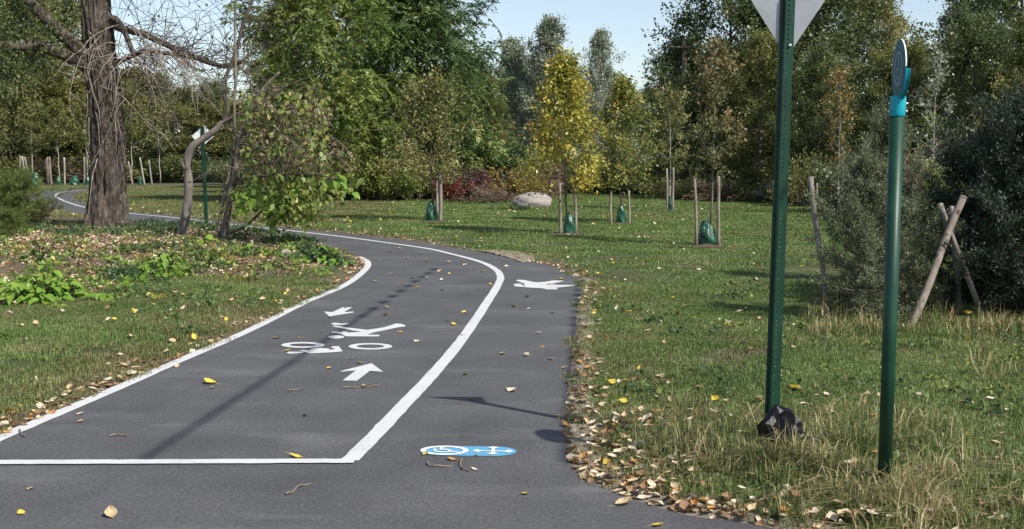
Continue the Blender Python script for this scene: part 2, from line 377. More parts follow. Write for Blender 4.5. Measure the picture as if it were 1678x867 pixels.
M_BLUE = rough_mat('blue_marking', (.085, .29, .46), (.115, .35, .53), 40, .6, .15, bdist=.002)
M_SIGNW = rough_mat('decal_white', (.66, .68, .70), (.80, .81, .82), 60, .6, .1, bdist=.002)
dec = thing('wayfinding_decal', 'blue oblong ground decal with white wheelchair ring and crossed arrows', 'ground decal')
link('blue_field', flats('field', [zpoly(ell(490, 247, 333, 64, 24, 90, 270)+ell(1150, 254, 330, 66, 24, -90, 90), *S3)], .003, M_BLUE), dec)
link('ring', ringmesh('ring', zpoly(ell(490, 247, 333, 63), *S3), zpoly(ell(490, 247, 258, 45), *S3), .006, M_SIGNW), dec)
whc = [ell(475, 243, 140, 33, 20, 20, 215)+ell(475, 243, 105, 21, 20, 20, 215)[::-1], [(425, 215), (440, 206), (500, 207), (455, 218), (470, 232), (545, 236), (600, 262), (680, 264), (690, 272), (575, 272), (520, 246), (420, 242)]]
link('wheelchair_symbol', flats('wheelchair', [zpoly(q, *S3) for q in whc[:1]], .0065, M_SIGNW), dec)
link('wheelchair_symbol', flats('wheelchair', [zpoly(q, *S3) for q in whc[1:]], .0078, M_SIGNW), dec)
link('crossed_arrows', flats('arrows', [zpoly(q, *S3) for q in [[(870, 253), (940, 233), (990, 249), (1325, 253), (1370, 239), (1440, 258), (1370, 278), (1320, 263), (990, 259), (945, 271)]]], .006, M_SIGNW), dec)
link('crossed_arrows', flats('arrows', [zpoly(q, *S3) for q in [[(1085, 212), (1165, 198), (1240, 212), (1185, 224), (1180, 286), (1225, 298), (1150, 310), (1060, 296), (1130, 284), (1138, 224)]]], .0078, M_SIGNW), dec)

# ------------------------------------------------------------------ bare gravel strip along the asphalt edge
rng = np.random.default_rng(11)
verge_px = [(931, 450), (950, 461), (957, 474), (952, 488), (946, 506), (940, 560), (935, 600), (930, 650), (927, 700), (932, 745), (945, 775), (985, 798), (1050, 822), (1130, 845), (1250, 862)]
vp = np.array(cm2(w2(verge_px)+near_right[:2], 8))
M_GRAV = rough_mat('sandy_gravel', (.13, .11, .085), (.27, .225, .17), 70, .95, .9, c3=(.46, .40, .32), bdist=.012)
T = np.gradient(vp, axis=0); T /= np.linalg.norm(T, axis=1, keepdims=True); Nn = np.stack([T[:, 1]*-1, T[:, 0]], 1)
if np.mean(path_dist(*(vp+Nn*.15).T)) < 0: Nn = -Nn
K = len(vp); cols = []
wv = .13+.09*np.abs(np.sin(np.arange(K)*.23))+.04*rng.random(K)
for j in range(6):
    q = vp+Nn*(wv*(j/5))[:, None]-Nn*.005
    z = np.array([max(hz(*p), -.012) for p in q])+.006+rng.normal(0, .003, K)
    if j == 0: z[:] = -.006
    if j == 5: z[:] -= .012
    cols.append(np.c_[q, z])
V = np.stack(cols, 1).reshape(-1, 3); ii = (np.arange(K-1)[:, None]*6+np.arange(5)[None]).ravel()
structure('gravel_path_edge', smooth(meshify('gravel_edge', [(V, np.stack([ii, ii+1, ii+7, ii+6], 1))], [M_GRAV])))
dirt = np.array(cm2(w2([(770, 409), (790, 411), (820, 416), (850, 425), (862, 429.5)]), 8)); K = len(dirt)
Tt = np.gradient(dirt, axis=0); Tt /= np.linalg.norm(Tt, axis=1, keepdims=True); Nt = np.stack([-Tt[:, 1], Tt[:, 0]], 1)
if np.mean(path_dist(*(dirt+Nt*.15).T)) < 0: Nt = -Nt
cols = []
for j in range(5):
    q = dirt+Nt*(.62*np.sin(np.linspace(.05, math.pi-.05, K))*(j/4)-.1)[:, None]; cols.append(np.c_[q, [max(hz(*p), 0)+.012-.018*(j == 4) for p in q]])
V = np.stack(cols, 1).reshape(-1, 3); ii = (np.arange(K-1)[:, None]*5+np.arange(4)[None]).ravel()
structure('sandy_path_edge', smooth(meshify('sandy_edge', [(V, np.stack([ii, ii+1, ii+6, ii+5], 1))], [M_GRAV])))

# ------------------------------------------------------------------ scattering of ground cover (stuff)
def scatter(name, protos, pts, idx, scl, rot=None, **props):
    col = bpy.data.collections.new(name+'_kinds')
    for k, me in enumerate(protos): col.objects.link(bpy.data.objects.new('%s_%02d' % (name, k), me))
    N = len(pts); me = bpy.data.meshes.new(name); me.vertices.add(N); me.vertices.foreach_set('co', np.asarray(pts, np.float32).ravel())
    if rot is None:
        rot = np.zeros((N, 3)); rot[:, 2] = np.random.default_rng(N).uniform(0, 6.28, N)
    me.attributes.new('idx', 'INT', 'POINT').data.foreach_set('value', np.asarray(idx, np.int32))
    me.attributes.new('scl', 'FLOAT', 'POINT').data.foreach_set('value', np.asarray(scl, np.float32))
    me.attributes.new('rot', 'FLOAT_VECTOR', 'POINT').data.foreach_set('vector', np.asarray(rot, np.float32).ravel())
    o = link(name, me, None, kind='stuff', **props)
    nt = bpy.data.node_groups.new(name, 'GeometryNodeTree')
    nt.interface.new_socket('Geometry', in_out='INPUT', socket_type='NodeSocketGeometry'); nt.interface.new_socket('Geometry', in_out='OUTPUT', socket_type='NodeSocketGeometry')
    N_ = nt.nodes; L = nt.links
    gi = N_.new('NodeGroupInput'); go = N_.new('NodeGroupOutput'); ci = N_.new('GeometryNodeCollectionInfo'); ci.inputs[0].default_value = col
    ci.inputs['Separate Children'].default_value = True; ci.inputs['Reset Children'].default_value = True
    ip = N_.new('GeometryNodeInstanceOnPoints'); ip.inputs['Pick Instance'].default_value = True
    def na(nm, t):
        a = N_.new('GeometryNodeInputNamedAttribute'); a.data_type = t; a.inputs['Name'].default_value = nm; return [s for s in a.outputs if s.enabled][0]
    er = N_.new('FunctionNodeEulerToRotation')
    L.new(na('rot', 'FLOAT_VECTOR'), er.inputs[0]); L.new(er.outputs[0], ip.inputs['Rotation'])
    L.new(na('scl', 'FLOAT'), ip.inputs['Scale']); L.new(na('idx', 'INT'), ip.inputs['Instance Index'])
    L.new(gi.outputs[0], ip.inputs['Points']); L.new(ci.outputs[0], ip.inputs['Instance']); L.new(ip.outputs[0], go.inputs[0])
    o.modifiers.new('scatter', 'NODES').node_group = nt
    return o
def grass_tuft(seed, nb, rad, h0, h1, w, mat, lean=.5):
    r = np.random.default_rng(seed); a = r.uniform(0, 6.28, nb); d = rad*np.sqrt(r.random(nb))
    p0 = np.stack([np.cos(a)*d, np.sin(a)*d, np.full(nb, -.01)], 1); h = r.uniform(h0, h1, nb)[:, None]
    b2 = r.uniform(0, 6.28, nb); ld = np.stack([np.cos(b2), np.sin(b2), np.zeros(nb)], 1)*np.abs(r.normal(0, lean, nb))[:, None]
    s = np.stack([-np.sin(b2+.4), np.cos(b2+.4), np.zeros(nb)], 1)*w*.5
    p1 = p0+ld*h*.35+np.array([[0, 0, 1]])*h*.62; p2 = p0+ld*h*1.0+np.array([[0, 0, 1]])*h*np.clip(1-.3*np.linalg.norm(ld, axis=1, keepdims=True), .3, 1)
    V = np.stack([p0-s, p0+s, p1+s*.8, p1-s*.8, p2+s*.12, p2-s*.12], 1).reshape(-1, 3)
    q = np.array([[0, 1, 2, 3], [3, 2, 4, 5]]); Q = (np.arange(nb)[:, None, None]*6+q[None]).reshape(-1, 4)
    return meshify('grass_tuft', [(V, Q)], [mat])
GR_A = leaf_mat('grass_green', [(0, (.046, .098, .016)), (.5, (.105, .165, .038)), (.85, (.165, .215, .065)), (1, (.26, .25, .11))], .5, .25, .8)
GR_B = leaf_mat('grass_olive', [(0, (.058, .085, .02)), (.45, (.11, .138, .038)), (.8, (.19, .19, .075)), (1, (.33, .28, .15))], .55, .25, .8)
GR_C = leaf_mat('grass_dry', [(0, (.07, .06, .025)), (.4, (.16, .12, .055)), (.75, (.30, .235, .12)), (1, (.42, .35, .20))], .6, .25, 1.0)
GR_T = leaf_mat('grass_tall', [(0, (.04, .065, .018)), (.4, (.10, .12, .035)), (.65, (.27, .22, .10)), (1, (.50, .42, .24))], .55, .25, 1.5)
lawn = [grass_tuft(1, 330, .24, .02, .055, .006, GR_A, .8), grass_tuft(2, 330, .24, .02, .05, .006, GR_A, .9), grass_tuft(3, 320, .24, .02, .05, .006, GR_B, .9), grass_tuft(4, 300, .24, .015, .045, .006, GR_B, .9),
        grass_tuft(5, 260, .24, .012, .04, .005, GR_C, 1.1), grass_tuft(6, 240, .24, .015, .05, .005, GR_C, 1.2)]
far_lawn = [grass_tuft(11, 340, .5, .025, .055, .016, GR_A, .9), grass_tuft(12, 340, .5, .025, .05, .016, GR_A, .9), grass_tuft(13, 340, .5, .025, .05, .016, GR_B, .9), grass_tuft(14, 300, .5, .02, .045, .014, GR_C, 1)]
rng = np.random.default_rng(5)
def sample(y0, y1, dens, xr=.52, pad=1.2):
    n_ = int(dens*(xr*(y1*y1-y0*y0)+2*pad*(y1-y0)))
    y = np.sqrt(rng.uniform(y0*y0, y1*y1, n_)); x = rng.uniform(-1, 1, n_)*(xr*y+pad); return x, y
def vnoise(x, y, s, o=0): return np.array([mnoise.noise(Vector((a*s+o, b_*s-o, o*.37))) for a, b_ in zip(x, y)])
# near turf
x, y = sample(3.6, 15, 46); d = path_dist(x, y); isl = inside(ISL, x, y); mul = inside(MULCH, x, y)
nz = vnoise(x, y, .55); nz2 = vnoise(x, y, 2.1, 7)
gap = .10+.07*(x > 0)*(y < 14)+.07*nz2
keep = (d > gap) & ~(mul & (rng.random(len(x)) > .28+.5*(nz2 > .15))) & ~(bare(x, y) & (rng.random(len(x)) > .22))
dry = .06+.65*nz+.35*nz2+.75*np.exp(-np.maximum(d, 0)/.35)+.34*isl+.20*(x > 1)*(y < 7.5)
u = rng.random(len(x)); idx = np.where(u < dry*.55, rng.integers(4, 6, len(x)), np.where(u < dry*.55+.42, rng.integers(2, 4, len(x)), rng.integers(0, 2, len(x))))
x, y, idx = x[keep], y[keep], idx[keep]
scatter('grass', lawn, np.c_[x, y, hgt(x, y)], idx, rng.uniform(.75, 1.25, len(x)))
# farther turf
x, y = sample(15, 75, 5.0, .56, 1.5); d = path_dist(x, y); mul = inside(MULCH, x, y); isl = inside(ISL, x, y)
nz = vnoise(x, y, .22); nz2 = vnoise(x, y, .9, 7)
keep = (d > .30) & ~(mul & (rng.random(len(x)) > .22)) & ~((x > 14) & (y > 44))
hair = ((x < -4) & (y > 30))*.45
dry = .02+.5*nz+.2*nz2+.7*np.exp(-np.maximum(d, 0)/.6)+hair+.2*isl
u = rng.random(len(x)); idx = np.where(u < dry*.5, 3, np.where(u < dry*.5+.25+hair, 2, rng.integers(0, 2, len(x))))
x, y, idx = x[keep], y[keep], idx[keep]
scatter('grass_far', far_lawn, np.c_[x, y, hgt(x, y)], idx, rng.uniform(.8, 1.35, len(x))*np.clip(y/25, .75, 1.8))
# long dry grass on the right verge
tall = [grass_tuft(21, 30, .10, .08, .24, .0065, GR_T, 1.1), grass_tuft(22, 26, .09, .10, .30, .006, GR_T, .9), grass_tuft(23, 40, .11, .05, .15, .006, GR_T, 1.4), grass_tuft(24, 44, .10, .06, .18, .007, GR_A, 1.0), grass_tuft(25, 40, .10, .05, .16, .006, GR_B, 1.2)]
x = rng.uniform(.4, 5, 5200); y = rng.uniform(3.6, 9.5, 5200); d = path_dist(x, y)
post = np.minimum(np.hypot(x-1.5, y-5.85), np.hypot(x-1.8, y-5.1))
pr = np.clip(.9*np.exp(-(post/.75)**2)+.16*np.exp(-((d-.45)/.45)**2)*(y < 7)+.012, 0, 1)*np.clip((d-.12)/.3, 0, 1)
keep = rng.random(len(x)) < pr; x, y = x[keep], y[keep]; d = d[keep]
ex = np.r_[rng.normal(1.76, .10, 46), rng.normal(1.50, .11, 40), rng.normal(1.75, .25, 60)]; ey = np.r_[rng.normal(5.02, .09, 46), rng.normal(5.72, .08, 40), rng.normal(5.0, .3, 60)]
x = np.r_[x, ex]; y = np.r_[y, ey]; d = np.r_[d, np.full(len(ex), .8)]
scatter('tall_grass', tall, np.c_[x, y, hgt(x, y)], rng.choice([0, 1, 2, 2, 3, 3, 4], len(x)), rng.uniform(.6, 1.05, len(x))*np.clip(.55+d*.6, .6, 1))
# rough grass round the evergreens on the right
x = rng.uniform(2.9, 9, 900); y = rng.uniform(9.4, 13, 900); keep = (rng.random(900) < np.exp(-((y-10.6)/.55)**2)*.9)
scatter('rough_grass', tall, np.c_[x[keep], y[keep], hgt(x[keep], y[keep])], rng.integers(0, 4, keep.sum()), rng.uniform(.6, 1.25, keep.sum()))

# ------------------------------------------------------------------ fallen leaves
def leaf_shape(seed, mat, wr=.8, curl=.35, stalk=True, res=4):
    """a dry leaf, 1 long, curled and cupped, with its stalk"""
    r = np.random.default_rng(seed); V = []; Q = []
    prof = [0, .62, 1.0, .72, 0.06]; c1, c2 = r.uniform(.3, 1)*curl, r.uniform(-.7, 1)*curl; tw = r.uniform(-.6, .6)
    for i_ in range(res+1):
        t = i_/res; w = prof[int(round(t*4))]*wr*.5*(1+r.normal(0, .08))
        for j, s in enumerate((-1, -.5, 0, .5, 1)):
            x_ = s*w; V.append((t-.45, x_+.06*math.sin(t*4+tw), c1*(abs(s)**1.6)*(.4+t)*.5+c2*(t-.4)**2+tw*.25*s*t*w+r.normal(0, .012)))
    for i_ in range(res):
        for j in range(4): a = i_*5+j; Q.append((a, a+1, a+6, a+5))
    ch = [(np.array(V), np.array(Q))]
    if stalk: ch.append(prisms([(-.45, 0, 0)], [(-.85, r.uniform(-.2, .2), r.uniform(0, .08))], [.014], [.010]))
    me = meshify('fallen_leaf', ch, [mat]); z = min(v.co.z for v in me.vertices)
    for v in me.vertices: v.co.z -= z
    return smooth(me)
def dryleaf(name, c1, c2, c3): return rough_mat(name, c1, c2, 5, .65, .5, c3=c3, bdist=.01)
LM = {'tan': dryleaf('leaf_tan', (.30, .20, .10), (.46, .34, .19), (.58, .46, .29)), 'pale': dryleaf('leaf_pale', (.45, .37, .25), (.60, .50, .36), (.70, .62, .48)),
      'yellow': dryleaf('leaf_yellow', (.42, .27, .03), (.62, .45, .05), (.72, .58, .12)), 'brown': dryleaf('leaf_brown', (.12, .065, .03), (.22, .125, .06), (.34, .21, .11)),
      'orange': dryleaf('leaf_orange', (.32, .13, .03), (.46, .21, .05), (.55, .31, .10)), 'olive': dryleaf('leaf_olive', (.22, .19, .05), (.34, .29, .07), (.45, .38, .12))}
LS = {k: [leaf_shape(31+7*q+hash_, m_, .62+.08*q, .26+.12*q) for q in range(4)] for hash_, (k, m_) in enumerate(LM.items())}
flat_pool = [me for k in ('tan', 'pale', 'brown', 'tan', 'pale', 'tan', 'pale', 'yellow') for me in LS[k][:3]]
def litter(name, x, y, size, tilt=.35, dz=.02, pool=None):
    N = len(x); rot = np.c_[rng.normal(0, tilt, N), rng.normal(0, tilt, N), rng.uniform(0, 6.28, N)]
    pool = pool or flat_pool
    return scatter(name, pool, np.c_[x, y, hgt(x, y)+dz], rng.integers(0, len(pool), N), size, rot)
# carpets of litter: on the mulch bed, thin over the lawn, thick along the path edge
x = rng.uniform(-16, 0, 60000); y = rng.uniform(10, 30, 60000); k0 = inside(MULCH, x, y) & (np.abs(x) < .52*y+.5); x, y = x[k0], y[k0]; nz2 = vnoise(x, y, .8, 3)
keep = (path_dist(x, y) > .1) & (rng.random(len(x)) < .62+.9*nz2)
litter('leaf_litter', x[keep], y[keep], rng.uniform(.035, .085, keep.sum()), .4, .012, [me for k in ('tan', 'brown', 'brown', 'tan', 'brown', 'pale') for me in LS[k][:3]])
x, y = sample(4, 48, 7); d = path_dist(x, y); pr = np.clip(.16+.85*np.exp(-np.maximum(d, 0)/.5)+.30*(y < 13)+.22*(vnoise(x, y, .3, 2) > .1), 0, 1)*np.clip(22/(y+12), 0, 1)
keep = (d > .02) & (rng.random(len(x)) < pr) & ~inside(MULCH, x, y)
litter('lawn_leaf_litter', x[keep], y[keep], rng.uniform(.04, .085, keep.sum())*np.clip(y[keep]/22, 1, 1.4), .4, .038)
# band of leaves gathered at both edges of the path
e = [OUT[k]+(OUT[(k+1) % len(OUT)]-OUT[k])*t for k in range(len(OUT)) for t in np.linspace(0, 1, 24)]
e = np.array(e)+rng.normal(0, .16, (len(e), 2)); d = path_dist(*e.T); keep = (e[:, 1] > 4.2) & (e[:, 1] < 40) & (d > .0) & (rng.random(len(e)) < .85); e = e[keep]
litter('edge_leaf_litter', e[:, 0], e[:, 1], rng.uniform(.035, .075, len(e)), .3, .015, [me for k in ('tan', 'brown', 'brown', 'pale', 'tan', 'pale', 'orange') for me in LS[k][:3]])

def fallen(px, py, kind, wpx, label, group, rz=None, z=None, q=None):
    p = G(px, py); zz = .0 if path_dist(p.x, p.y)[0] < 0 else p.z+.035
    s = wpx*p.y/F/1.1
    o = thing('fallen_leaf', label, 'leaf', (p.x, p.y, zz+.004), group, LS[kind][rng.integers(0, 4) if q is None else q])
    o.scale = (s, s, s*rng.uniform(.8, 1.3)); o.rotation_euler = (rng.normal(0, .12), rng.normal(0, .12), rng.uniform(0, 6.28) if rz is None else rz)
    return o
ga = 'fallen leaves lying on the asphalt path'
uni = [(36, 842, 'yellow', 24, 'small bright yellow two-lobed leaf nearest the lower left corner of the asphalt'), (50, 802, 'tan', 18, 'tan curled leaf just above the bright yellow leaf in the left foreground'),
       (183, 846, 'tan', 36, 'large crumpled tan-brown leaf alone on the asphalt below the stop line'), (484, 749, 'yellow', 28, 'yellow leaf lying across the white stop line near its corner'),
       (1020, 828, 'tan', 34, 'big curled tan leaf on the asphalt close to the right gravel edge'), (1076, 863, 'yellow', 22, 'yellowish leaf at the very bottom edge below the curled tan leaf'),
       (859, 811, 'olive', 14, 'olive leaf on bare asphalt to the right below the blue decal'), (697, 746, 'olive', 13, 'little olive leaf touching the near left end of the blue decal'),
       (742, 754, 'orange', 22, 'orange-brown leaf just below the wheelchair ring of the blue decal'), (778, 770, 'pale', 15, 'pale curled leaf standing below the blue decal beside a twig'),
       (781, 748, 'olive', 9, 'tiny olive leaf at the near edge of the blue decal under its crossed arrows'), (500, 682, 'tan', 17, 'single tan leaf in the middle of the cycle lane above the stop line'),
       (345, 629, 'yellow', 26, 'long yellow leaf with a stalk left of the cable shadow'), (347, 637, 'tan', 14, 'small tan leaf right under the long yellow leaf'),
       (131, 679, 'pale', 17, 'pale folded leaf just inside the left edge line'), (131, 692, 'tan', 14, 'tan leaf directly below the pale folded leaf by the edge line'),
       (837, 641, 'pale', 22, 'pair-like pale leaf alone in the side lane above the sign shadow'), (773, 655, 'olive', 13, 'olive leaf touching the far side of the triangular sign shadow'),
       (541, 521, 'yellow', 12, 'yellow leaf touching the tip of the far white arrow'), (601, 634, 'tan', 28, 'tan leaf with a long stalk below the near white arrow'),
       (291, 602, 'tan', 14, 'tan leaf on the asphalt just right of the edge line beside the grass'), (831, 437, 'pale', 10, 'pale leaf near the white walking person figure beyond it')]
for q, (px, py, k_, w_, lb) in enumerate(uni): fallen(px, py, k_, w_, lb, ga)
rest = [(452, 555), (492, 554), (575, 588), (540, 604), (635, 505), (632, 517), (643, 482), (700, 456), (760, 513), (734, 527), (759, 549), (822, 581), (864, 487), (882, 546), (864, 584), (889, 570), (924, 604), (904, 590), (762, 614), (682, 560),
        (566, 505), (745, 533), (655, 545), (683, 472), (677, 457), (724, 459), (804, 467), (725, 477), (866, 507), (842, 503), (905, 513), (737, 449), (790, 446), (758, 428), (736, 430), (762, 436), (700, 428), (690, 415), (668, 425), (625, 428), (600, 400), (574, 403), (655, 408), (640, 413),
        (470, 576), (590, 596), (660, 466), (720, 446), (640, 450), (615, 462), (900, 467), (937, 468), (921, 458)]
for px, py in rest:
    kk = rng.choice(['tan', 'pale', 'brown', 'tan', 'yellow'])
    nm = {'tan': 'tan', 'pale': 'pale beige', 'brown': 'dark brown', 'yellow': 'yellow'}[kk]
    fallen(px, py, kk, (8+6*(py-400)/200)*rng.uniform(.8, 1.2), 'small %s fallen leaf on the asphalt among the scattered leaves up the path' % nm, 'small %s leaves scattered up the path' % nm)
for px, py, lb in [(1003, 634, 'bright yellow round leaf upright in the verge grass, the farther of two'), (1021, 666, 'bright yellow leaf in the verge grass nearer the path edge'), (992, 768, 'yellow leaf on the gravel edge by the brown leaf pile')]:
    o = fallen(px, py, 'yellow', 20, lb, 'yellow leaves in the right verge', q=0); o.rotation_euler[0] = .5
vg = 0
while vg < 190:
    px = rng.uniform(930, 1678); py = 867-240*rng.random()**1.5
    p = G(px, py); d = path_dist(p.x, p.y)[0]
    if d < .03 or rng.random() > .25+.8*math.exp(-d/.45): continue
    vg += 1; kk = rng.choice(['tan', 'pale', 'tan', 'brown', 'pale', 'tan', 'pale', 'orange'])
    nm = {'tan': 'tan', 'pale': 'pale beige', 'brown': 'dark brown', 'orange': 'orange-brown'}[kk]
    fallen(px, py, kk, rng.uniform(13, 28)*(py/867), 'dry %s leaf lying in the grass of the right verge' % nm, 'dry %s leaves in the right verge' % nm).location.z += rng.uniform(-.01, .03)
# little twigs on the asphalt
M_TWIG = rough_mat('dry_twig', (.10, .07, .05), (.30, .24, .18), 30, .8, .3)
for pts, lb in [([(468, 812), (478, 808), (490, 799), (511, 794)], 'thin curved twig lying on the foreground asphalt below the stop line'), ([(701, 759), (703, 764), (718, 766), (742, 765)], 'curved twig below the left end of the blue decal'),
                ([(757, 754), (754, 764), (760, 771), (770, 773)], 'bent hooked twig beside the pale leaf below the blue decal'), ([(560, 637), (590, 636), (622, 633)], 'straight twig under the near white arrow'),
                ([(32, 706), (35, 713), (42, 718)], 'small hooked twig at the left edge line'), ([(180, 716), (200, 714), (208, 717)], 'tiny twig with fork inside the left edge line'),
                ([(472, 642), (482, 640), (490, 639)], 'short pale twig left of the near white arrow'), ([(1000, 683), (965, 690), (940, 690), (925, 692)], 'thin dry stem reaching from the verge onto the gravel')]:
    c = catmull([G(*q)+Vector((0, 0, .008)) for q in pts], 4); c[:, 2] += .004*np.sin(np.arange(len(c)))
    thing('twig', lb, 'twig', data=meshify('twig', [tube(c, np.linspace(.006, .0035, len(c)), 5)], [M_TWIG]))
#EOF1
# ------------------------------------------------------------------ sign posts in front
M_GREEN = rough_mat('green_post_paint', (.003, .027, .014), (.0045, .041, .022), 5, .45, .15, bdist=.003, c3=(.010, .060, .034))
M_GALV = rough_mat('bare_aluminium', (.27, .285, .30), (.36, .375, .39), 6, .5, .15, bdist=.002, metal=.55)
M_STEEL = rough_mat('bolt_steel', (.55, .55, .55), (.7, .7, .7), 20, .35, .1, metal=.8)
def channel_post(root, base, top, zb, mat, wscale=1.0, holes=True):
    """hat-shaped steel channel with a row of punched holes down its web"""
    z0, z1 = zb-.25, top.z; Lz = z1-z0; wh, hw, dp, fl, th = .0165*wscale, .026*wscale, .030*wscale, .040*wscale, .004
    ax = lambda z: base.x+(top.x-base.x)*(z-zb)/(top.z-zb); ay = lambda z: base.y+(top.y-base.y)*(z-zb)/(top.z-zb)
    V = []; Fc = []
    pitch = .0254; nH = int(Lz/pitch)
    for k in range(nH):
        za, zb_ = z0+k*pitch, z0+(k+1)*pitch; zc = (za+zb_)/2; o = len(V)
        rect = [(-wh, za), (0, za), (wh, za), (wh, zc), (wh, zb_), (0, zb_), (-wh, zb_), (-wh, zc)]
        r = .0046*wscale if holes else 0
        circ = [(r*math.cos(a), zc+r*math.sin(a)) for a in [math.radians(q) for q in (225, 270, 315, 0, 45, 90, 135, 180)]]
        for x_, z_ in rect+circ: V.append((ax(z_)+x_, ay(z_), z_))
        for x_, z_ in circ: V.append((ax(z_)+x_, ay(z_)+th, z_))
        for j in range(8):
            j2 = (j+1) % 8; Fc.append((o+j, o+j2, o+8+j2, o+8+j)); Fc.append((o+8+j, o+8+j2, o+16+j2, o+16+j))
    zt = z0+nH*pitch
    for sgn in (-1, 1):
        prof = [(wh*sgn, 0), (hw*sgn, dp), (fl*sgn, dp), (fl*sgn, dp+th), ((hw-.003)*sgn, dp+th), ((wh-.003)*sgn, th)]
        o = len(V)
        for z_ in (z0, zt):
            for x_, y_ in prof: V.append((ax(z_)+x_, ay(z_)+y_, z_))
        for j in range(5):
            f = (o+j, o+j+1, o+7+j, o+6+j); Fc.append(f if sgn > 0 else f[::-1])
        Fc.append(tuple(o+6+j for j in range(6)) if sgn > 0 else tuple(o+6+j for j in range(6))[::-1])
    return link('post', pymesh('channel_post', V, Fc, [mat]), root)
def disc_y(c, r, depth, n=20, dome=.3):
    v, q = tube([(0, 0, 0), (0, -depth*.6, 0), (0, -depth, 0)], [r, r, r*(1-dome)], n); return v+np.array(tuple(c)), q
# the yield sign seen from behind
yb = G0(1275, 760); yb.y = 5.98; yb = Vector((px_x(1275.5, 5.98), 5.98, hz(px_x(1275.5, 5.98), 5.98))); yt = P(1294, -14, 5.98)
ys = thing('yield_sign', 'tall green perforated sign post carrying the grey back of a triangular sign', 'traffic sign')
channel_post(ys, yb, yt, yb.z, M_GREEN)
c = P(1292, 93, 5.98); wtop = P(1292, -4, 5.98)
def tri_plate(cx_, y, zbot, ztop, half, th, rr):
    cor = [(cx_, zbot), (cx_+half, ztop), (cx_-half, ztop)]; pts = []
    for k in range(3):
        p, a, b_ = [np.array(q) for q in (cor[k], cor[k-1], cor[(k+1) % 3])]; u = (a-p)/np.linalg.norm(a-p); v = (b_-p)/np.linalg.norm(b_-p)
        for t in np.linspace(0, 1, 7): pts.append((1-t)**2*(p+u*rr)+2*t*(1-t)*p+t*t*(p+v*rr))
    N = len(pts); V = [(x_, y, z_) for x_, z_ in pts]+[(x_, y+th, z_) for x_, z_ in pts]
    return V, [tuple(range(N)), tuple(range(2*N-1, N-1, -1))]+[(i, N+i, N+(i+1) % N, (i+1) % N) for i in range(N)]
V, Fc = tri_plate(c.x, 5.98+.036, c.z, wtop.z, .205, .003, .02)
link('sign_back', pymesh('sign_back', V, Fc, [M_GALV]), ys)
bolts = []
bp_ = P(1294, 74.5, 5.98); link('bolt', smooth(meshify('bolt', [disc_y((bp_.x, 5.98, bp_.z), .0085, .010)], [M_STEEL])), ys)
# black plastic bag round its foot
bx = thing('plastic_bag', 'crumpled shiny black plastic bag tangled in grass round the sign post foot', 'bag', (yb.x+.03, yb.y-.06, yb.z))
import bmesh
def blob(name, R, S, seed, amp, freq, mat, sub=4, ridged=True, flat_bottom=None, shade=True):
    bm = bmesh.new(); bmesh.ops.create_icosphere(bm, subdivisions=sub, radius=1)
    for v in bm.verts:
        d = v.co.copy(); nz_ = 0
        for o_ in range(4):
            q = mnoise.noise(d*freq*(2**o_)+Vector((seed, seed*.7, -seed)))
            nz_ += ((1-2*abs(q)) if ridged else q)/(2**o_)*.6
        v.co = Vector((d.x*S[0], d.y*S[1], d.z*S[2]))*R*(1+amp*nz_)
        if flat_bottom is not None and v.co.z < flat_bottom: v.co.z = flat_bottom
    me = bpy.data.meshes.new(name); bm.to_mesh(me); bm.free(); me.materials.append(mat)
    return smooth(me) if shade else me
M_BAG = rough_mat('black_plastic', (.003, .003, .004), (.008, .008, .010), 14, .28, .35, bdist=.02, spec=.3)
link('bag_body', blob('bag_body', .098, (.85, .7, 1.15), 3.1, .62, 1.7, M_BAG, 3, True, None, False), bx, (0, 0, .10))
link('bag_flap', blob('bag_flap', .055, (1.7, .6, .7), 8.7, .65, 1.8, M_BAG, 3, True, None, False), bx, (.085, -.02, .07))
# the round wayfinding sign
sb_y = 5.2; bxy = (px_x(1449, sb_y), sb_y); sbz = hz(*bxy); stp = P(1470, 190, sb_y); sbase = P(1450, 765, sb_y)
dirp = (stp-sbase); foot = sbase-dirp*((sbase.z-sbz+.2)/dirp.z)
ws = thing('wayfinding_sign', 'green tubular post topped by a thin round disc in a turquoise bracket', 'sign post')
link('post', smooth(meshify('tube_post', [tube([foot, stp], .0325, 20)], [M_GREEN])), ws)
M_TURQ = rough_mat('turquoise_plastic', (.004, .30, .38), (.006, .36, .45), 10, .4, .1, bdist=.002)
M_DISC = rough_mat('disc_face_blue', (.022, .095, .14), (.03, .12, .17), 12, .45, .1, bdist=.002)
M_EDGE = rough_mat('disc_edge_white', (.66, .76, .74), (.74, .82, .80), 12, .5, .05)
M_RING = rough_mat('disc_ring_grey', (.22, .27, .29), (.28, .33, .35), 30, .5, .1, bdist=.002)
up = dirp.normalized(); sl0 = stp-up*.002; sl1 = P(1472, 157, sb_y)
link('sleeve', smooth(meshify('sleeve', [tube([sl0, sl0+up*.004, sl1-up*.01, sl1], [.034, .036, .036, .033], 20)], [M_TURQ])), ws)
dc = P(1473.5, 113, sb_y); dn = Vector((-.988, .115, .0)).normalized()
dn = (dn-up*dn.dot(up)).normalized(); du_ = up; ds = dn.cross(du_).normalized(); RD = .137
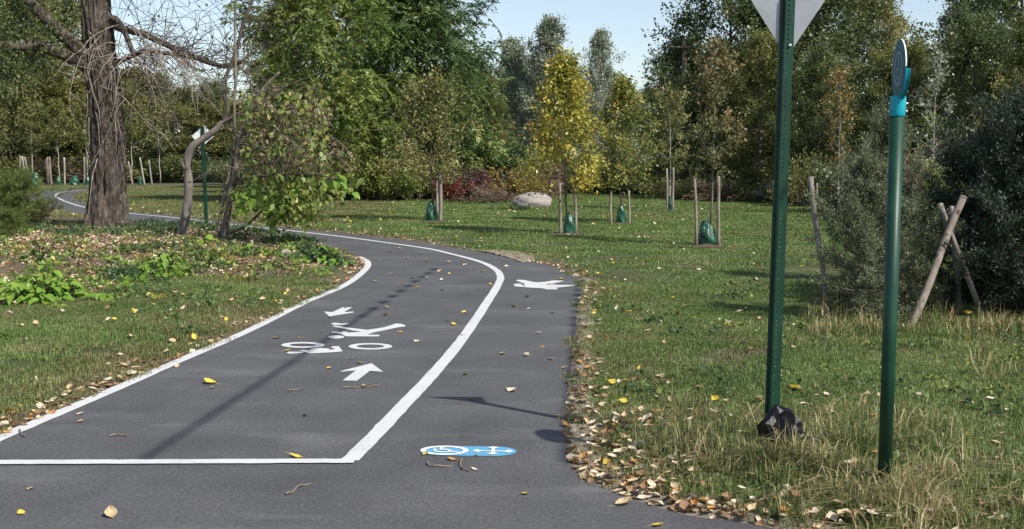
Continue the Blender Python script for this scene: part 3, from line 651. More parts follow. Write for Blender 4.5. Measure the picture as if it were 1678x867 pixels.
def disc_mesh(name, c, r, t, mat, off=0, n=56, r_in=0, a0=0, a1=360, ecc=1):
    """a disc or ring of thickness t whose face looks along dn"""
    full = (a1-a0) == 360; k = n if full else n+1; V = []; Fc = []
    for zf in (off, off-t):
        for rr in (r, r_in):
            for i_ in range(k):
                a = math.radians(a0+(a1-a0)*i_/n); V.append(c+dn*zf+ds*(rr*math.cos(a))+du_*(rr*math.sin(a)))
    for i_ in range(n):
        j = (i_+1) % k; A, B, C, D = 0, k, 2*k, 3*k
        Fc += [(A+i_, A+j, B+j, B+i_), (C+i_, D+i_, D+j, C+j), (A+i_, C+i_, C+j, A+j), (B+i_, B+j, D+j, D+i_)]
    if not full:
        Fc += [(0, k, 3*k, 2*k), (n, 2*k+n, 3*k+n, k+n)]
    return pymesh(name, V, Fc, [mat])
dk = link('disc', disc_mesh('disc', dc, RD, .006, M_DISC, .003), ws)
link('disc_edge', disc_mesh('disc_edge', dc, RD+.001, .006, M_EDGE, .0030, 56, RD-.001, 1, 179), dk)
link('disc_ring', disc_mesh('disc_ring', dc, RD*.60, .002, M_RING, .0048, 40, RD*.50), dk)
# person-in-wheelchair sign inside the ring
sym = [disc_mesh('wheelchair_symbol', dc-du_*RD*.12, RD*.26, .002, M_RING, .0048, 20, RD*.19, 150, 400)]
link('wheelchair_symbol', sym[0], dk)
link('wheelchair_symbol', disc_mesh('wheelchair_symbol', dc+du_*RD*.34, RD*.075, .002, M_RING, .0048, 12, 0), dk)
def bar(c, half_s, half_u, mat, tilt=0.):
    a = ds*math.cos(tilt)+du_*math.sin(tilt); b2 = du_*math.cos(tilt)-ds*math.sin(tilt); V = [c+dn*o_+a*x_*half_s+b2*y_*half_u for o_ in (.0048, .0028) for x_, y_ in ((-1, -1), (1, -1), (1, 1), (-1, 1))]
    return pymesh('bar', V, [(0, 1, 2, 3), (7, 6, 5, 4), (0, 4, 5, 1), (1, 5, 6, 2), (2, 6, 7, 3), (3, 7, 4, 0)], [mat])
link('wheelchair_symbol', bar(dc+du_*RD*.10, RD*.05, RD*.16, M_RING, .15), dk)
link('disc_lettering', bar(dc-du_*RD*.50, RD*.07, RD*.05, M_RING), dk)
link('bracket_cup', disc_mesh('bracket_cup', dc, RD+.007, .020, M_TURQ, .002, 40, RD+.002, 183, 357), ws)
link('bracket_back', disc_mesh('bracket_back', dc, RD+.007, .010, M_TURQ, -.006, 40, 0, 183, 357), ws)
for sg in (-1, 1):
    for hh in (.25, .62):
        q = sl0+(sl1-sl0)*hh; v, f = tube([q+Vector((sg*.034, -.004, 0)), q+Vector((sg*.044, -.004, 0)), q+Vector((sg*.047, -.004, 0))], [.0055, .0055, .003], 10)
        link('bolt', smooth(meshify('bolt', [(v, f)], [M_STEEL])), ws)
# distant diamond sign
fy = G(335, 368).y; fb = Vector((px_x(335, fy), fy, 0)); fb.z = hz(fb.x, fb.y); ft = P(330.5, 206, fy)
fs = thing('diamond_sign', 'distant green post with a white diamond sign back behind the leaning trunk', 'traffic sign')
channel_post(fs, fb, ft, fb.z, M_GREEN, 1.25, False)
M_PALE = rough_mat('pale_sign_back', (.55, .60, .60), (.68, .72, .72), 5, .5, .1)
cc = P(331.5, 223, fy); h_ = .285; V = [Vector((cc.x+a*h_*.98+b2*.04, fy+.05+o_+a*.06, cc.z+b2*h_)) for o_ in (0, .004) for a, b2 in ((0, -1), (1, 0), (0, 1), (-1, 0))]
link('sign_back', pymesh('sign_back', V, [(0, 1, 2, 3), (7, 6, 5, 4)]+[(i, 4+i, 4+(i+1) % 4, (i+1) % 4) for i in range(4)], [M_PALE]), fs)

# overhead service lines above the lane: out of the picture, their soft shadows fall on the asphalt
M_CABLE = rough_mat('black_cable', (.01, .01, .01), (.02, .02, .02), 10, .6, .1)
M_POLE = rough_mat('pole_wood', (.10, .08, .06), (.20, .16, .12), 6, .9, .5, (1, 1, .1))
HC = 7.0; lift = Vector((SUN.x, SUN.y, SUN.z))*(HC/SUN.z)
ends = []
for (a, b2, lb) in [((236, 752), (716, 438), 'unseen overhead line thickened to cast a shadow on the cycle lane'), ((927, 757), (948, 452), 'unseen overhead line thickened to cast a shadow on the right path edge')]:
    A = G0(*a)+lift; B = G0(*b2)+lift; d = (B-A).normalized()
    t = thing('overhead_line', lb, 'overhead line')
    far = A+d*((52-A.y)/d.y); near = A-d*30; ends.append((near, far))
    link('wire', meshify('wire', [tube([near, A, B, far], .003, 5)], [M_CABLE]), t)
    Lg = (B-A).length; link('shadow_sheath', meshify('shadow_sheath', [tube([A+d*Lg*q for q in np.linspace(0, .55, 14)],   .023, 8)], [M_CABLE]), t)  # thick stretch added so the wire's shadow shows and ends here
    hp = []
    for q in np.linspace(.52, 1.0, 130):
        ph = q*Lg/.42*2*math.pi; r_ = .028; hp.append(A+d*Lg*q+Vector((math.cos(ph)*r_*1.0, 0, math.sin(ph)*r_)))
    link('shadow_beads', meshify('shadow_bead_tube', [tube([A+d*Lg*q for q in np.linspace(.5, 1, 60)], [.006+.05*max(0, math.sin(k*1.05)) for k in range(60)], 8)], [M_CABLE]), t)  # swellings added along the wire so its cast shadow looks beaded
for k, lb in ((1, 'wooden utility pole hidden among the far right trees'), (0, 'wooden utility pole standing behind the viewer')):
    p = (ends[0][k]+ends[1][k])/2; t = thing('utility_pole', lb, 'utility pole', (p.x, p.y, 0))
    link('pole', smooth(meshify('pole', [tube([(0, 0, -.3), (0, 0, HC*.6), (0, 0, HC+.25)], [.15, .13, .10], 12)], [M_POLE])), t)
    hw = (ends[1][k].x-ends[0][k].x)/2+.15
    link('cross_arm', meshify('cross_arm', [tube([(-hw, -.15, HC-.05), (hw, -.15, HC-.05)], .06, 4)], [M_POLE]), t)

# ------------------------------------------------------------------ trees: growth
BARK = rough_mat('bark_grey_brown', (.055, .045, .038), (.15, .125, .10), 9, .9, .8, (1, 1, .3), (.26, .22, .18), .03)
BARK_BIG = rough_mat('bark_furrowed', (.018, .014, .011), (.092, .073, .058), 13, .92, 1.0, (1, 1, .34), (.26, .21, .17), .07)
BARK_PALE = rough_mat('bark_pale', (.20, .18, .15), (.34, .31, .27), 10, .85, .5, (1, 1, .4), (.46, .43, .38), .02)
BARK_DARK = rough_mat('bark_dark', (.03, .024, .02), (.08, .062, .05), 10, .9, .6, (1, 1, .3), (.14, .11, .09), .02)
DEADWOOD = rough_mat('dead_wood', (.13, .105, .085), (.26, .22, .18), 12, .85, .4, (1, 1, .5), (.40, .35, .295), .01)
L_OLIVE = leaf_mat('leaf_olive_green', [(0, (.026, .034, .010)), (.4, (.060, .074, .020)), (.72, (.105, .108, .032)), (.9, (.16, .13, .05)), (1, (.22, .19, .08))], .42, .38, .22)
L_DARK = leaf_mat('leaf_dark_green', [(0, (.017, .025, .009)), (.5, (.038, .052, .018)), (.85, (.068, .082, .030)), (1, (.12, .115, .05))], .36, .38, .22)
L_AIL = leaf_mat('leaf_compound_green', [(0, (.016, .032, .010)), (.5, (.042, .072, .022)), (.85, (.075, .11, .035)), (1, (.17, .17, .05))], .40, .3, .4)
L_LIME = leaf_mat('leaf_yellow_green', [(0, (.036, .064, .014)), (.4, (.075, .115, .026)), (.75, (.135, .165, .042)), (1, (.25, .24, .065))], .42, .35, .4)
L_GREY = leaf_mat('leaf_grey_green', [(0, (.05, .062, .04)), (.5, (.10, .115, .078)), (1, (.19, .20, .15))], .45, .25, .35)
L_GOLD = leaf_mat('leaf_gold', [(0, (.10, .11, .022)), (.3, (.18, .19, .035)), (.6, (.30, .275, .045)), (.85, (.43, .36, .065)), (.97, (.46, .25, .05)), (1, (.38, .16, .05))], .42, .35, 1.2)
L_YG = leaf_mat('leaf_turning', [(0, (.045, .066, .016)), (.4, (.095, .115, .026)), (.75, (.17, .17, .036)), (1, (.34, .27, .055))], .42, .35, 1.0)
L_RUST = leaf_mat('leaf_rust', [(0, (.04, .05, .018)), (.45, (.080, .088, .030)), (.8, (.13, .105, .04)), (1, (.20, .12, .05))], .55, .3, 1.0)
L_ORNG = leaf_mat('leaf_orange_green', [(0, (.04, .055, .015)), (.35, (.10, .095, .028)), (.7, (.21, .135, .035)), (1, (.30, .18, .06))], .5, .3, 1.0)
L_RED = leaf_mat('leaf_red', [(0, (.05, .012, .010)), (.5, (.14, .028, .018)), (1, (.26, .06, .03))], .5, .3, 1.0)
L_PURP = leaf_mat('leaf_purple', [(0, (.03, .014, .018)), (.5, (.075, .03, .038)), (1, (.15, .07, .07))], .5, .3, 1.0)
L_DRY = leaf_mat('leaf_dead_brown', [(0, (.06, .04, .025)), (.5, (.15, .105, .065)), (1, (.28, .21, .14))], .65, .2, 1.0)
L_JUN = leaf_mat('juniper_needles', [(0, (.034, .044, .022)), (.5, (.076, .092, .046)), (1, (.145, .16, .088))], .6, .15, 2.0)
L_YEW = leaf_mat('dark_needles', [(0, (.006, .010, .007)), (.6, (.016, .025, .015)), (1, (.035, .048, .030))], .55, .1, 2.0)
L_PINE = leaf_mat('pine_needles', [(0, (.035, .055, .014)), (.5, (.085, .12, .028)), (1, (.17, .20, .05))], .55, .2, 1.6)
L_BRIGHT = leaf_mat('leaf_bright_green', [(0, (.07, .14, .018)), (.5, (.14, .25, .035)), (1, (.27, .36, .06))], .4, .4, 1.0)
L_COVER = leaf_mat('leaf_ground_cover', [(0, (.016, .035, .014)), (.5, (.034, .066, .024)), (1, (.085, .13, .04))], .45, .2, 1.0)

Z3 = np.array([0, 0, 1.])
def trunk_line(r, H, lean=(0, 0), wig=.02, k=9):
    t = np.linspace(0, 1, k); w = np.cumsum(r.normal(0, wig, (k, 2)), 0)*H/3; w[0] = 0
    return np.c_[lean[0]*t*H+w[:, 0], lean[1]*t*H+w[:, 1], t*H]
def at_line(Pl, t):
    f = t*(len(Pl)-1); i_ = min(int(f), len(Pl)-2); return Pl[i_]+(Pl[i_+1]-Pl[i_])*(f-i_)
def limbs_of(r, Pl, bole, R, shape, nl, el, tr, bend=.0, top=1.0):
    out = []
    for i_ in range(nl):
        q = (i_+.5)/nl; t = bole+(top-bole)*q**.9; st = at_line(Pl, t); az = i_*2.399+r.uniform(-.5, .5)
        L = R*shape(q)*r.uniform(.58, 1.25); e_ = el[0]+(el[1]-el[0])*q+r.normal(0, .12)
        d = np.array([math.cos(az)*math.cos(e_), math.sin(az)*math.cos(e_), math.sin(e_)]); s = np.linspace(0, 1, 5)[:, None]
        pts = st+d*L*s+Z3*L*bend*s*s+np.cumsum(r.normal(0, .04*L, (5, 3)), 0)*(s > 0)
        r0 = max(tr*(1-t)*.5, tr*.07); out.append((pts, np.linspace(r0, r0*.2, 5)))
    return out
def twigs_of(r, limbs, n2, s0, tl, per, jit, upb=.2, sag=0.):
    A = []; B = []; rad = []; pos = []; dr = []
    for pts, R_ in limbs:
        L = np.linalg.norm(pts[-1]-pts[0]); s = r.uniform(s0, 1, n2)**.8
        f = s*(len(pts)-1); i_ = np.minimum(f.astype(int), len(pts)-2); a = pts[i_]+(pts[i_+1]-pts[i_])*(f-i_)[:, None]
        d = norm(norm(pts[i_+1]-pts[i_])*.7+r.normal(0, .62, (n2, 3))+Z3*upb); ln = (tl*r.uniform(.5, 1.2, n2)*(.35+.65*min(L, 3)/3*1.0))[:, None]
        b2 = a+d*ln-Z3*sag*ln; A.append(a); B.append(b2); rad.append(np.full(n2, max(R_[-1]*.8, .004)))
        u = r.uniform(.15, 1.05, (n2, per))[..., None]
        pp = a[:, None]+(b2-a)[:, None]*u+r.normal(0, jit, (n2, per, 3)); pos.append(pp.reshape(-1, 3))
        dd = norm(d[:, None]*.6+r.normal(0, .6, (n2, per, 3))); dr.append(dd.reshape(-1, 3))
    return np.concatenate(A), np.concatenate(B), np.concatenate(rad), np.concatenate(pos), np.concatenate(dr)
SH = {'oval': lambda q: math.sin(math.pi*(.18+.78*q))**.8, 'cone': lambda q: (1-q*.88)*min(1, .55+q*3), 'round': lambda q: math.sin(math.pi*(.25+.68*q))**.6, 'column': lambda q: .55+.35*math.sin(math.pi*q)-.35*max(0, q-.8)*3,
      'vase': lambda q: .5+.5*q if q < .7 else 1.0-(q-.7)*1.6}
def tree_meshes(seed, H, R, bole, nl, n2, per, size, mat, bark=BARK, shape='oval', el=(.1, 1.1), tr=None, tl=None, jit=None, kind='leaf', droop=.35, upb=.2, lean=(0, 0), wr=.55, sag=0., wig=.02, bend=0., s0=.25, pairs=7, leaf_sag=.45, trunk_n=10):
    r = np.random.default_rng(seed); tr = tr or H*.018; tl = tl or R*.34; jit = jit or R*.05
    Pl = trunk_line(r, H*.95, lean, wig); rad = np.linspace(1, .12, len(Pl))*tr; rad[0] *= 1.35
    lim = limbs_of(r, Pl, bole, R, SH[shape], nl, el, tr, bend)
    A, B, tw, pos, dr = twigs_of(r, lim, n2, s0, tl, per, jit, upb, sag)
    wood = [tube(Pl, rad, trunk_n)]+[tube(p_, q_, 5, False) for p_, q_ in lim]
    tm = smooth(meshify('trunk', wood, [bark])); bm_ = meshify('twigs', [prisms(A, B, tw, tw*.35)], [bark])
    dr = dr-Z3*leaf_sag*r.uniform(0, 1.4, (len(dr), 1))
    if kind == 'leaf': ch = [leaves(r, pos, dr, size, wr)]
    else: ch = [fronds(r, pos, dr, size, pairs, .34, droop)]
    return tm, bm_, meshify('crown', ch, [mat])
def plant_tree(name, label, cat, loc, meshes, group=None, rz=0, sc=1.0, trunk='trunk'):
    t = thing(name, label, cat, loc, group, rz=rz); t.scale = (sc, sc, sc) if np.isscalar(sc) else sc
    link(trunk, meshes[0], t); link('twigs', meshes[1], t, kind='stuff'); link('crown', meshes[2], t, kind='stuff')
    return t
def hpx(top, d): return CH+(265-top)/F*d
def spot(px, d): x_ = px_x(px, d); return Vector((x_, d, hz(x_, d)))

# ---- young staked trees on the lawn
M_STAKE = rough_mat('weathered_stake', (.12, .095, .075), (.235, .195, .16), 14, .88, .5, (1, 1, .15), (.36, .31, .26), .008)
M_STAKE_G = rough_mat('grey_stake', (.14, .125, .115), (.24, .215, .20), 14, .88, .5, (1, 1, .15), (.36, .33, .30), .008)
M_WBAG = rough_mat('green_watering_bag', (.004, .038, .018), (.009, .068, .034), 5, .33, .45, bdist=.05, c3=(.018, .105, .055), spec=.6, scale2=8)
M_STRAP = rough_mat('black_strap', (.01, .01, .01), (.03, .03, .03), 20, .7, .1)
def stake(px, py, top, label, w=9, d=None, px2=None, mat=M_STAKE, group='wooden stakes holding young trees'):
    g_ = G(px, py) if d is None else spot(px, d); d = g_.y; tp = P(px2 if px2 is not None else px, top, d); r_ = max(.017, w*.31*d/F)
    k = 7; c = [g_+(tp-g_)*q+Vector((math.sin(q*5+px)*.008, 0, 0)) for q in np.linspace(-.08, 1, k)]
    return thing('tree_stake', label, 'stake', group=group, data=smooth(meshify('stake', [tube(c, np.linspace(1.05, .92, k)*r_, 8)], [mat])))
def water_bag(px, py, wpx, hpx_, label, seed, lean=0., d=None):
    g_ = G(px, py) if d is None else spot(px, d); d = g_.y; w = wpx*d/F; h = hpx_*d/F; r = np.random.default_rng(seed)
    prof = [(.0, .92), (.04, 1.0), (.25, 1.02), (.5, .93), (.75, .70), (.9, .48), (1.0, .34)]
    pts = [(lean*h*t*t, 0, t*h) for t, _ in prof]; rr = [q*w*.5 for _, q in prof]
    ph = r.uniform(0, 6, 3); dsp = lambda i_, an: 1+.10*np.sin(3*an+ph[0]+i_*.7)+.07*np.sin(7*an+ph[1]-i_*.5)+.04*np.sin(11*an+ph[2]+i_)
    P2 = catmull(pts, 3); R2 = np.interp(np.linspace(0, 1, len(P2)), np.linspace(0, 1, len(rr)), rr)
    t = thing('watering_bag', label, 'watering bag', g_, 'green watering bags round young trunks')
    link('bag', smooth(meshify('bag', [tube(P2, R2, 28, True, dsp)], [M_WBAG])), t)
    link('strap', meshify('strap', [tube([(lean*h+w*.02, 0, h*.96), (lean*h, 0, h*1.05)], [w*.19, w*.15], 10)], [M_STRAP]), t)
    return t
def young(px, py, top, wpx, label, seed, mat, bark=BARK_DARK, nl=38, n2=9, per=17, size=.085, bole=.27, shape='cone', d=None, el=(.15, 1.0), tr=.03, **kw):
    g_ = G(px, py) if d is None else spot(px, d); d = g_.y; H = hpx(top, d)-g_.z; R = wpx*.5*d/F
    return plant_tree('young_tree', label, 'tree', g_, tree_meshes(seed, H, R, bole, nl, n2, per, size, mat, bark, shape, el, tr, R*.55, R*.07, **kw), 'young staked trees')
young(931, 383, 94, 186, 'young tree with bright gold and yellow pyramid crown, staked left of the centre lawn', 41, L_GOLD, nl=48, n2=10, per=13, size=.10, bole=.25)
young(1017, 366, 136, 150, 'young yellow-green tree just behind and right of the golden tree', 42, L_YG, nl=44, n2=9, per=14, size=.095, bole=.25)
young(711, 363, 140, 150, 'young dull green staked tree in front of the shrub row, left of the boulder', 43, L_OLIVE, nl=42, n2=9, per=13, size=.09, bole=.28, shape='oval')
young(1161, 402, 70, 120, 'thin young tree with sparse rusty crown over the biggest watering bag', 44, L_RUST, BARK, nl=34, n2=8, per=8, size=.085, bole=.30, shape='oval', el=(.5, 1.1), tr=.024)
young(1098, 345, 150, 90, 'slim young grey-green tree between two pale stakes beyond the lawn', 45, L_OLIVE, BARK_PALE, nl=34, n2=8, per=10, size=.10, bole=.34, shape='oval', el=(.5, 1.2))
young(1375, 352, 112, 76, 'slender young tree with orange leaves behind the juniper', 46, L_ORNG, BARK_PALE, nl=30, n2=7, per=7, size=.09, bole=.30, shape='column', el=(.6, 1.2))
young(1535, 345, 90, 110, 'thin pale-stemmed young tree right of the round sign', 47, L_GREY, BARK_PALE, nl=26, n2=6, per=4, size=.10, bole=.30, shape='oval', el=(.6, 1.1), d=30)
for a in [(918, 384, 300, 'stake left of the golden tree trunk', 8), (943, 384, 300, 'stake right of the golden tree trunk', 8), (1001, 368, 312, 'stake left of the yellow-green tree', 6), (1031, 368, 312, 'stake right of the yellow-green tree', 6),
          (722, 364, 281, 'taller pale stake beside the dull green tree', 9), (716, 360, 296, 'shorter stake half hidden behind the pale stake of the dull green tree', 7), (1142, 403, 288, 'leaning left stake beside the biggest watering bag', 8), (1178, 403, 289, 'straight right stake beside the biggest watering bag', 9),
          (1093, 346, 276, 'left pale stake of the slim grey-green tree', 6), (1103, 347, 274, 'right pale stake of the slim grey-green tree', 6)]:
    stake(a[0], a[1], a[2], a[3], a[4], px2=a[0]-(4 if a[0] == 1142 else 1 if a[0] == 1178 else 0))
water_bag(933, 384, 19, 34, 'green watering bag round the golden tree', 1); water_bag(1018, 366, 15, 29, 'green watering bag round the yellow-green tree', 2); water_bag(707, 363, 20, 32, 'green watering bag round the dull green tree', 3)
water_bag(1159, 402, 30, 39, 'large slumped shiny green watering bag round the rusty tree', 4, -.12); water_bag(1098, 346, 9, 24, 'small distant green watering bag between two pale stakes', 5)
for k, (px, py, tp) in enumerate([(1337, 352, 300), (1352, 350, 288), (1388, 350, 292), (1401, 348, 300)]):
    stake(px, py, tp, ['pale thin pole leftmost behind the juniper', 'pale thin pole second from left behind the juniper', 'pale thin pole just right of the orange tree', 'pale thin pole farthest right behind the juniper'][k], 4, px2=px+2, mat=BARK_PALE)
# worn soil rings below the staked trees
for px, py, w_ in [(931, 384, 62), (1017, 367, 46), (715, 364, 60), (1160, 404, 52), (1098, 347, 36)]:
    g_ = G(px, py); R = w_*.5*g_.y/F; pts = [(g_.x+R*math.cos(a)*(1+.2*math.sin(3*a+px)), g_.y+R*1.1*math.sin(a)*(1+.15*math.sin(5*a))) for a in np.linspace(0, 6.28, 25)[:-1]]
    V = [Vector((x_, y_, hz(x_, y_)+.01)) for x_, y_ in pts]+[Vector((g_.x, g_.y, g_.z+.05))]
    structure('soil_ring', smooth(pymesh('soil_ring', V, [(q, (q+1) % 24, 24) for q in range(24)], [rough_mat('bare_soil', (.06, .042, .03), (.13, .095, .065), 20, .95, .8)])))

# ---- far row of young pale trunks at the left
far_tr = tree_meshes(61, 6.2, 1.8, .42, 30, 8, 12, .17, L_OLIVE, BARK_PALE, 'oval', (.4, 1.2), .05)
for k, (px, lb) in enumerate([(54, 'pale-trunked young tree above the pine bush at far left'), (95, 'pale-trunked young tree behind the path bend, left of the thick trunk'), (141, 'pale-trunked young tree just left of the thick trunk'), (216, 'pale-trunked young tree just right of the thick trunk'), (-6, 'pale-trunked young tree at the left picture edge'), (262, 'pale-trunked young tree left of the leaning trunk')]):
    plant_tree('young_tree', lb, 'tree', spot(px, 82+k % 3), far_tr, 'far row of pale young trees', k*1.3, .9+.05*(k % 4))
for k, (px, tp, px2, lb) in enumerate([(31, 255, 33, 'stake leftmost in the far row'), (42, 256, 36, 'left stake of the far crossed pair above the pine bush'), (49, 257, 40, 'right stake of the far crossed pair above the pine bush'), (83, 257, 81, 'stake beside the broken far trunk'), (105, 258, 105, 'upright pale stake left of the thick trunk'),
                                 (137, 257, 138, 'pale stake close to the thick trunk'), (216, 264, 210, 'leaning pale stake right of the thick trunk'), (236, 258, 229, 'far leaning stake with a bag beside it'), (248, 262, 244, 'far stake left of the leaning trunk'), (428, 258, 428, 'far pale stake seen beyond the sapling')]):
    stake(px, 300, tp, lb, 4.5, d=79, px2=px2, mat=(M_STAKE, BARK_PALE, M_STAKE_G)[k % 3], group='far stakes beyond the path bend')
for k, (px, w_, h_, lb) in enumerate([(57, 16, 20, 'far green watering bag behind the pine bush'), (95, 9, 15, 'far green watering bag left of the bent stake row'), (121, 15, 15, 'far slumped green watering bag nearest the path bend'), (143, 9, 15, 'far green watering bag beside the thick trunk'), (229, 7, 14, 'far green watering bag right of the thick trunk')]):
    water_bag(px, 300, w_, h_, lb, 20+k, d=79)
bs = spot(77, 80); thing('tree_stump', 'broken brown stump standing in the far stake row', 'stump', bs, data=smooth(meshify('stump', [tube([(0, 0, -.1), (.05, 0, 1.0), (-.02, 0, 1.7), (.06, 0, 2.0)], [.16, .13, .11, .04], 9)], [BARK])))

# ---- tall trees and thickets behind
big = [ # px, depth, top, width, kind, seed, label
 (20, 96, -90, 300, 'olive', 101, 'broad olive tree behind the left edge of the path bend'), (90, 92, -60, 190, 'olive', 102, 'tall olive tree standing left of the thick trunk'),
 (262, 94, 134, 150, 'olive', 103, 'low olive tree right of the thick trunk under the open sky'), (348, 96, 152, 120, 'dark', 104, 'darker low tree behind the distant diamond sign'),
 (462, 66, 30, 130, 'olive', 105, 'olive tree behind the sapling with dead brown leaves'), (520, 45, -70, 250, 'ail_l', 106, 'bright green tree with feathery leaves above the sapling'),
 (603, 55, -60, 190, 'lime', 107, 'yellowish tree between the two feathery trees'), (684, 50, 8, 268, 'ail', 108, 'big dark tree with long feathery leaves left of the sky gap'),
 (690, 66, -30, 150, 'gold', 109, 'yellow-topped tree peeping over the big feathery tree'), (790, 72, 135, 130, 'olive', 110, 'low olive tree behind the shrub row left of the grey poplars'),
 (848, 88, 72, 125, 'grey', 111, 'pale grey poplar, leftmost in the sky gap'), (905, 86, 42, 125, 'grey', 112, 'tall grey-green poplar behind the golden tree top'),
 (972, 80, 60, 90, 'grey', 113, 'spindly grey-green poplar right of the golden tree top'), (1018, 84, 126, 140, 'grey', 114, 'rounded grey-green tree behind the yellow-green young tree'),
 (1066, 90, 160, 90, 'dark', 115, 'low dark tree at the foot of the sky gap, right side'), (1192, 52, -95, 250, 'dark', 116, 'tall green tree on the right of the sky gap'),
 (1330, 50, -40, 280, 'dark', 117, 'broad dark tree behind the triangular sign post'), (1425, 58, 6, 180, 'olive', 118, 'olive tree between the two sign posts'),
 (1545, 50, 18, 150, 'grey', 119, 'soft grey-green tree behind the round sign disc'), (1650, 44, -110, 300, 'dark', 120, 'tall dark tree filling the upper right corner'),
 (1120, 56, 90, 150, 'dark', 124, 'round dark tree at the right foot of the sky gap'), (1245, 46, 70, 170, 'olive', 125, 'bushy olive tree left of the triangular sign post'), (1340, 43, 110, 150, 'dark', 126, 'bushy dark tree behind the leaning stake and juniper'),
 (1480, 40, 90, 170, 'olive', 127, 'bushy olive tree behind the turquoise bracket'), (1590, 38, 60, 170, 'dark', 128, 'dark bushy tree behind the crossed stakes'), (1690, 36, 50, 170, 'olive', 129, 'olive tree at the right picture edge'), (1260, 60, -60, 200, 'olive', 130, 'tall olive tree right of the rusty young tree'),
 (60, 99, 90, 160, 'lime', 131, 'yellowish low tree behind the far stake row'), (180, 96, 138, 150, 'olive', 132, 'olive low tree right behind the thick trunk'), (465, 56, 120, 150, 'olive', 133, 'bushy olive tree behind the dead brown tangle'), (-20, 101, -140, 260, 'olive', 134, 'tall olive tree in the upper left corner'), (610, 60, 140, 150, 'dark', 135, 'dark bushy tree low between the feathery trees'),
 (-110, 58, -60, 260, 'dark', 121, 'dark tree just outside the left picture edge'), (880, 100, 150, 220, 'olive', 122, 'far low trees at the bottom of the sky gap'), (760, 95, 110, 180, 'dark', 123, 'far dark tree between the feathery tree and grey poplars')]
proto = {
 'olive': tree_meshes(201, 12, 3.9, .08, 72, 13, 34, .20, L_OLIVE, BARK, 'oval', (.0, 1.1), .17), 'dark': tree_meshes(202, 12, 3.9, .07, 76, 13, 36, .20, L_DARK, BARK_DARK, 'round', (-.05, 1.15), .18),
 'lime': tree_meshes(203, 12, 3.4, .10, 64, 12, 30, .20, L_LIME, BARK, 'oval', (.1, 1.1), .15), 'gold': tree_meshes(204, 12, 3.4, .2, 48, 11, 22, .18, L_GOLD, BARK, 'oval', (.1, 1.1), .15),
 'grey': tree_meshes(205, 12, 3.0, .12, 64, 11, 22, .22, L_GREY, BARK_PALE, 'oval', (.5, 1.2), .13), 'ail': tree_meshes(206, 9, 3.9, .10, 66, 9, 6, .95, L_AIL, BARK_DARK, 'round', (.0, 1.15), .16, kind='frond', jit=.25, leaf_sag=.3, pairs=8),
 'ail_l': tree_meshes(207, 10, 3.2, .10, 62, 9, 6, .85, L_LIME, BARK, 'oval', (.05, 1.1), .14, kind='frond', jit=.22, leaf_sag=.35, pairs=8)}
PH = {'olive': (12, 3.9), 'dark': (12, 3.9), 'lime': (12, 3.4), 'gold': (12, 3.4), 'grey': (12, 3.0), 'ail': (9, 3.9), 'ail_l': (10, 3.2)}
for px, d, tp, w_, kd, sd, lb in big:
    H = hpx(tp, d); R = w_*.5*d/F; h0, r0 = PH[kd]
    plant_tree({'ail': 'feathery_tree', 'ail_l': 'feathery_tree', 'grey': 'poplar_tree'}.get(kd, 'broadleaf_tree'), lb, 'tree', spot(px, d), proto[kd], 'trees behind the lawn', sd*2.1, (R/r0/1.08, R/r0/1.08, H/h0))
far_row = [(px, 105+12*math.sin(k*2.3), 150+30*math.sin(k*1.7)) for k, px in enumerate(range(-60, 1800, 92))]
for k, (px, d, tp) in enumerate(far_row):
    if 1700 < px: continue
    H = hpx(tp, d); plant_tree('woodland_tree', 'far woodland tree closing the view behind the nearer trees', 'tree', spot(px, d), proto[('olive', 'dark', 'olive')[k % 3]], 'far woodland trees', k*1.9, (1.35, 1.35, H/12))

def shrub_meshes(seed, H, R, ns, n2, per, size, mat, bark=BARK, kind='leaf', el=(.5, 1.4), wr=.55, jit=None, pairs=6, leaf_sag=.3, tl=None, upb=.2, droop=.35):
    r = np.random.default_rng(seed); lim = []
    for i_ in range(ns):
        az = i_*2.399+r.uniform(-.4, .4); e_ = r.uniform(*el); q = r.random()
        L = (R*math.cos(e_)**1.0*1.1+H*math.sin(e_))*r.uniform(.55, 1.0)
        st = np.array([math.cos(az), math.sin(az), 0])*R*.35*r.random(); d = np.array([math.cos(az)*math.cos(e_)*R/H*1.2, math.sin(az)*math.cos(e_)*R/H*1.2, math.sin(e_)]); d /= np.linalg.norm(d)
        L = min(L, H/max(d[2], .2)); s = np.linspace(0, 1, 5)[:, None]
        pts = st+d*L*s-Z3*L*.12*s*s+np.cumsum(r.normal(0, .03*L, (5, 3)), 0)*(s > 0); lim.append((pts, np.linspace(.018, .005, 5)*max(1, H)))
    A, B, tw, pos, dr = twigs_of(r, lim, n2, .12, tl or R*.38, per, jit or R*.07, upb)
    k = pos[:, 2] > .02; pos, dr = pos[k], dr[k]; dr = dr-Z3*leaf_sag*r.uniform(0, 1, (len(dr), 1))
    sm = meshify('stems', [tube(p_, q_, 5, False) for p_, q_ in lim], [bark]); tm = meshify('twigs', [prisms(A, B, tw, tw*.4)], [bark])
    return sm, tm, meshify('foliage', [leaves(r, pos, dr, size, wr) if kind == 'leaf' else fronds(r, pos, dr, size, pairs, .36, droop)], [mat])
def shrub(name, label, loc, meshes, group=None, rz=0, sc=1.0):
    t = thing(name, label, 'shrub', loc, group, rz=rz); t.scale = (sc, sc, sc) if np.isscalar(sc) else sc
    link('stems', meshes[0], t); link('twigs', meshes[1], t, kind='stuff'); link('foliage', meshes[2], t, kind='stuff'); return t
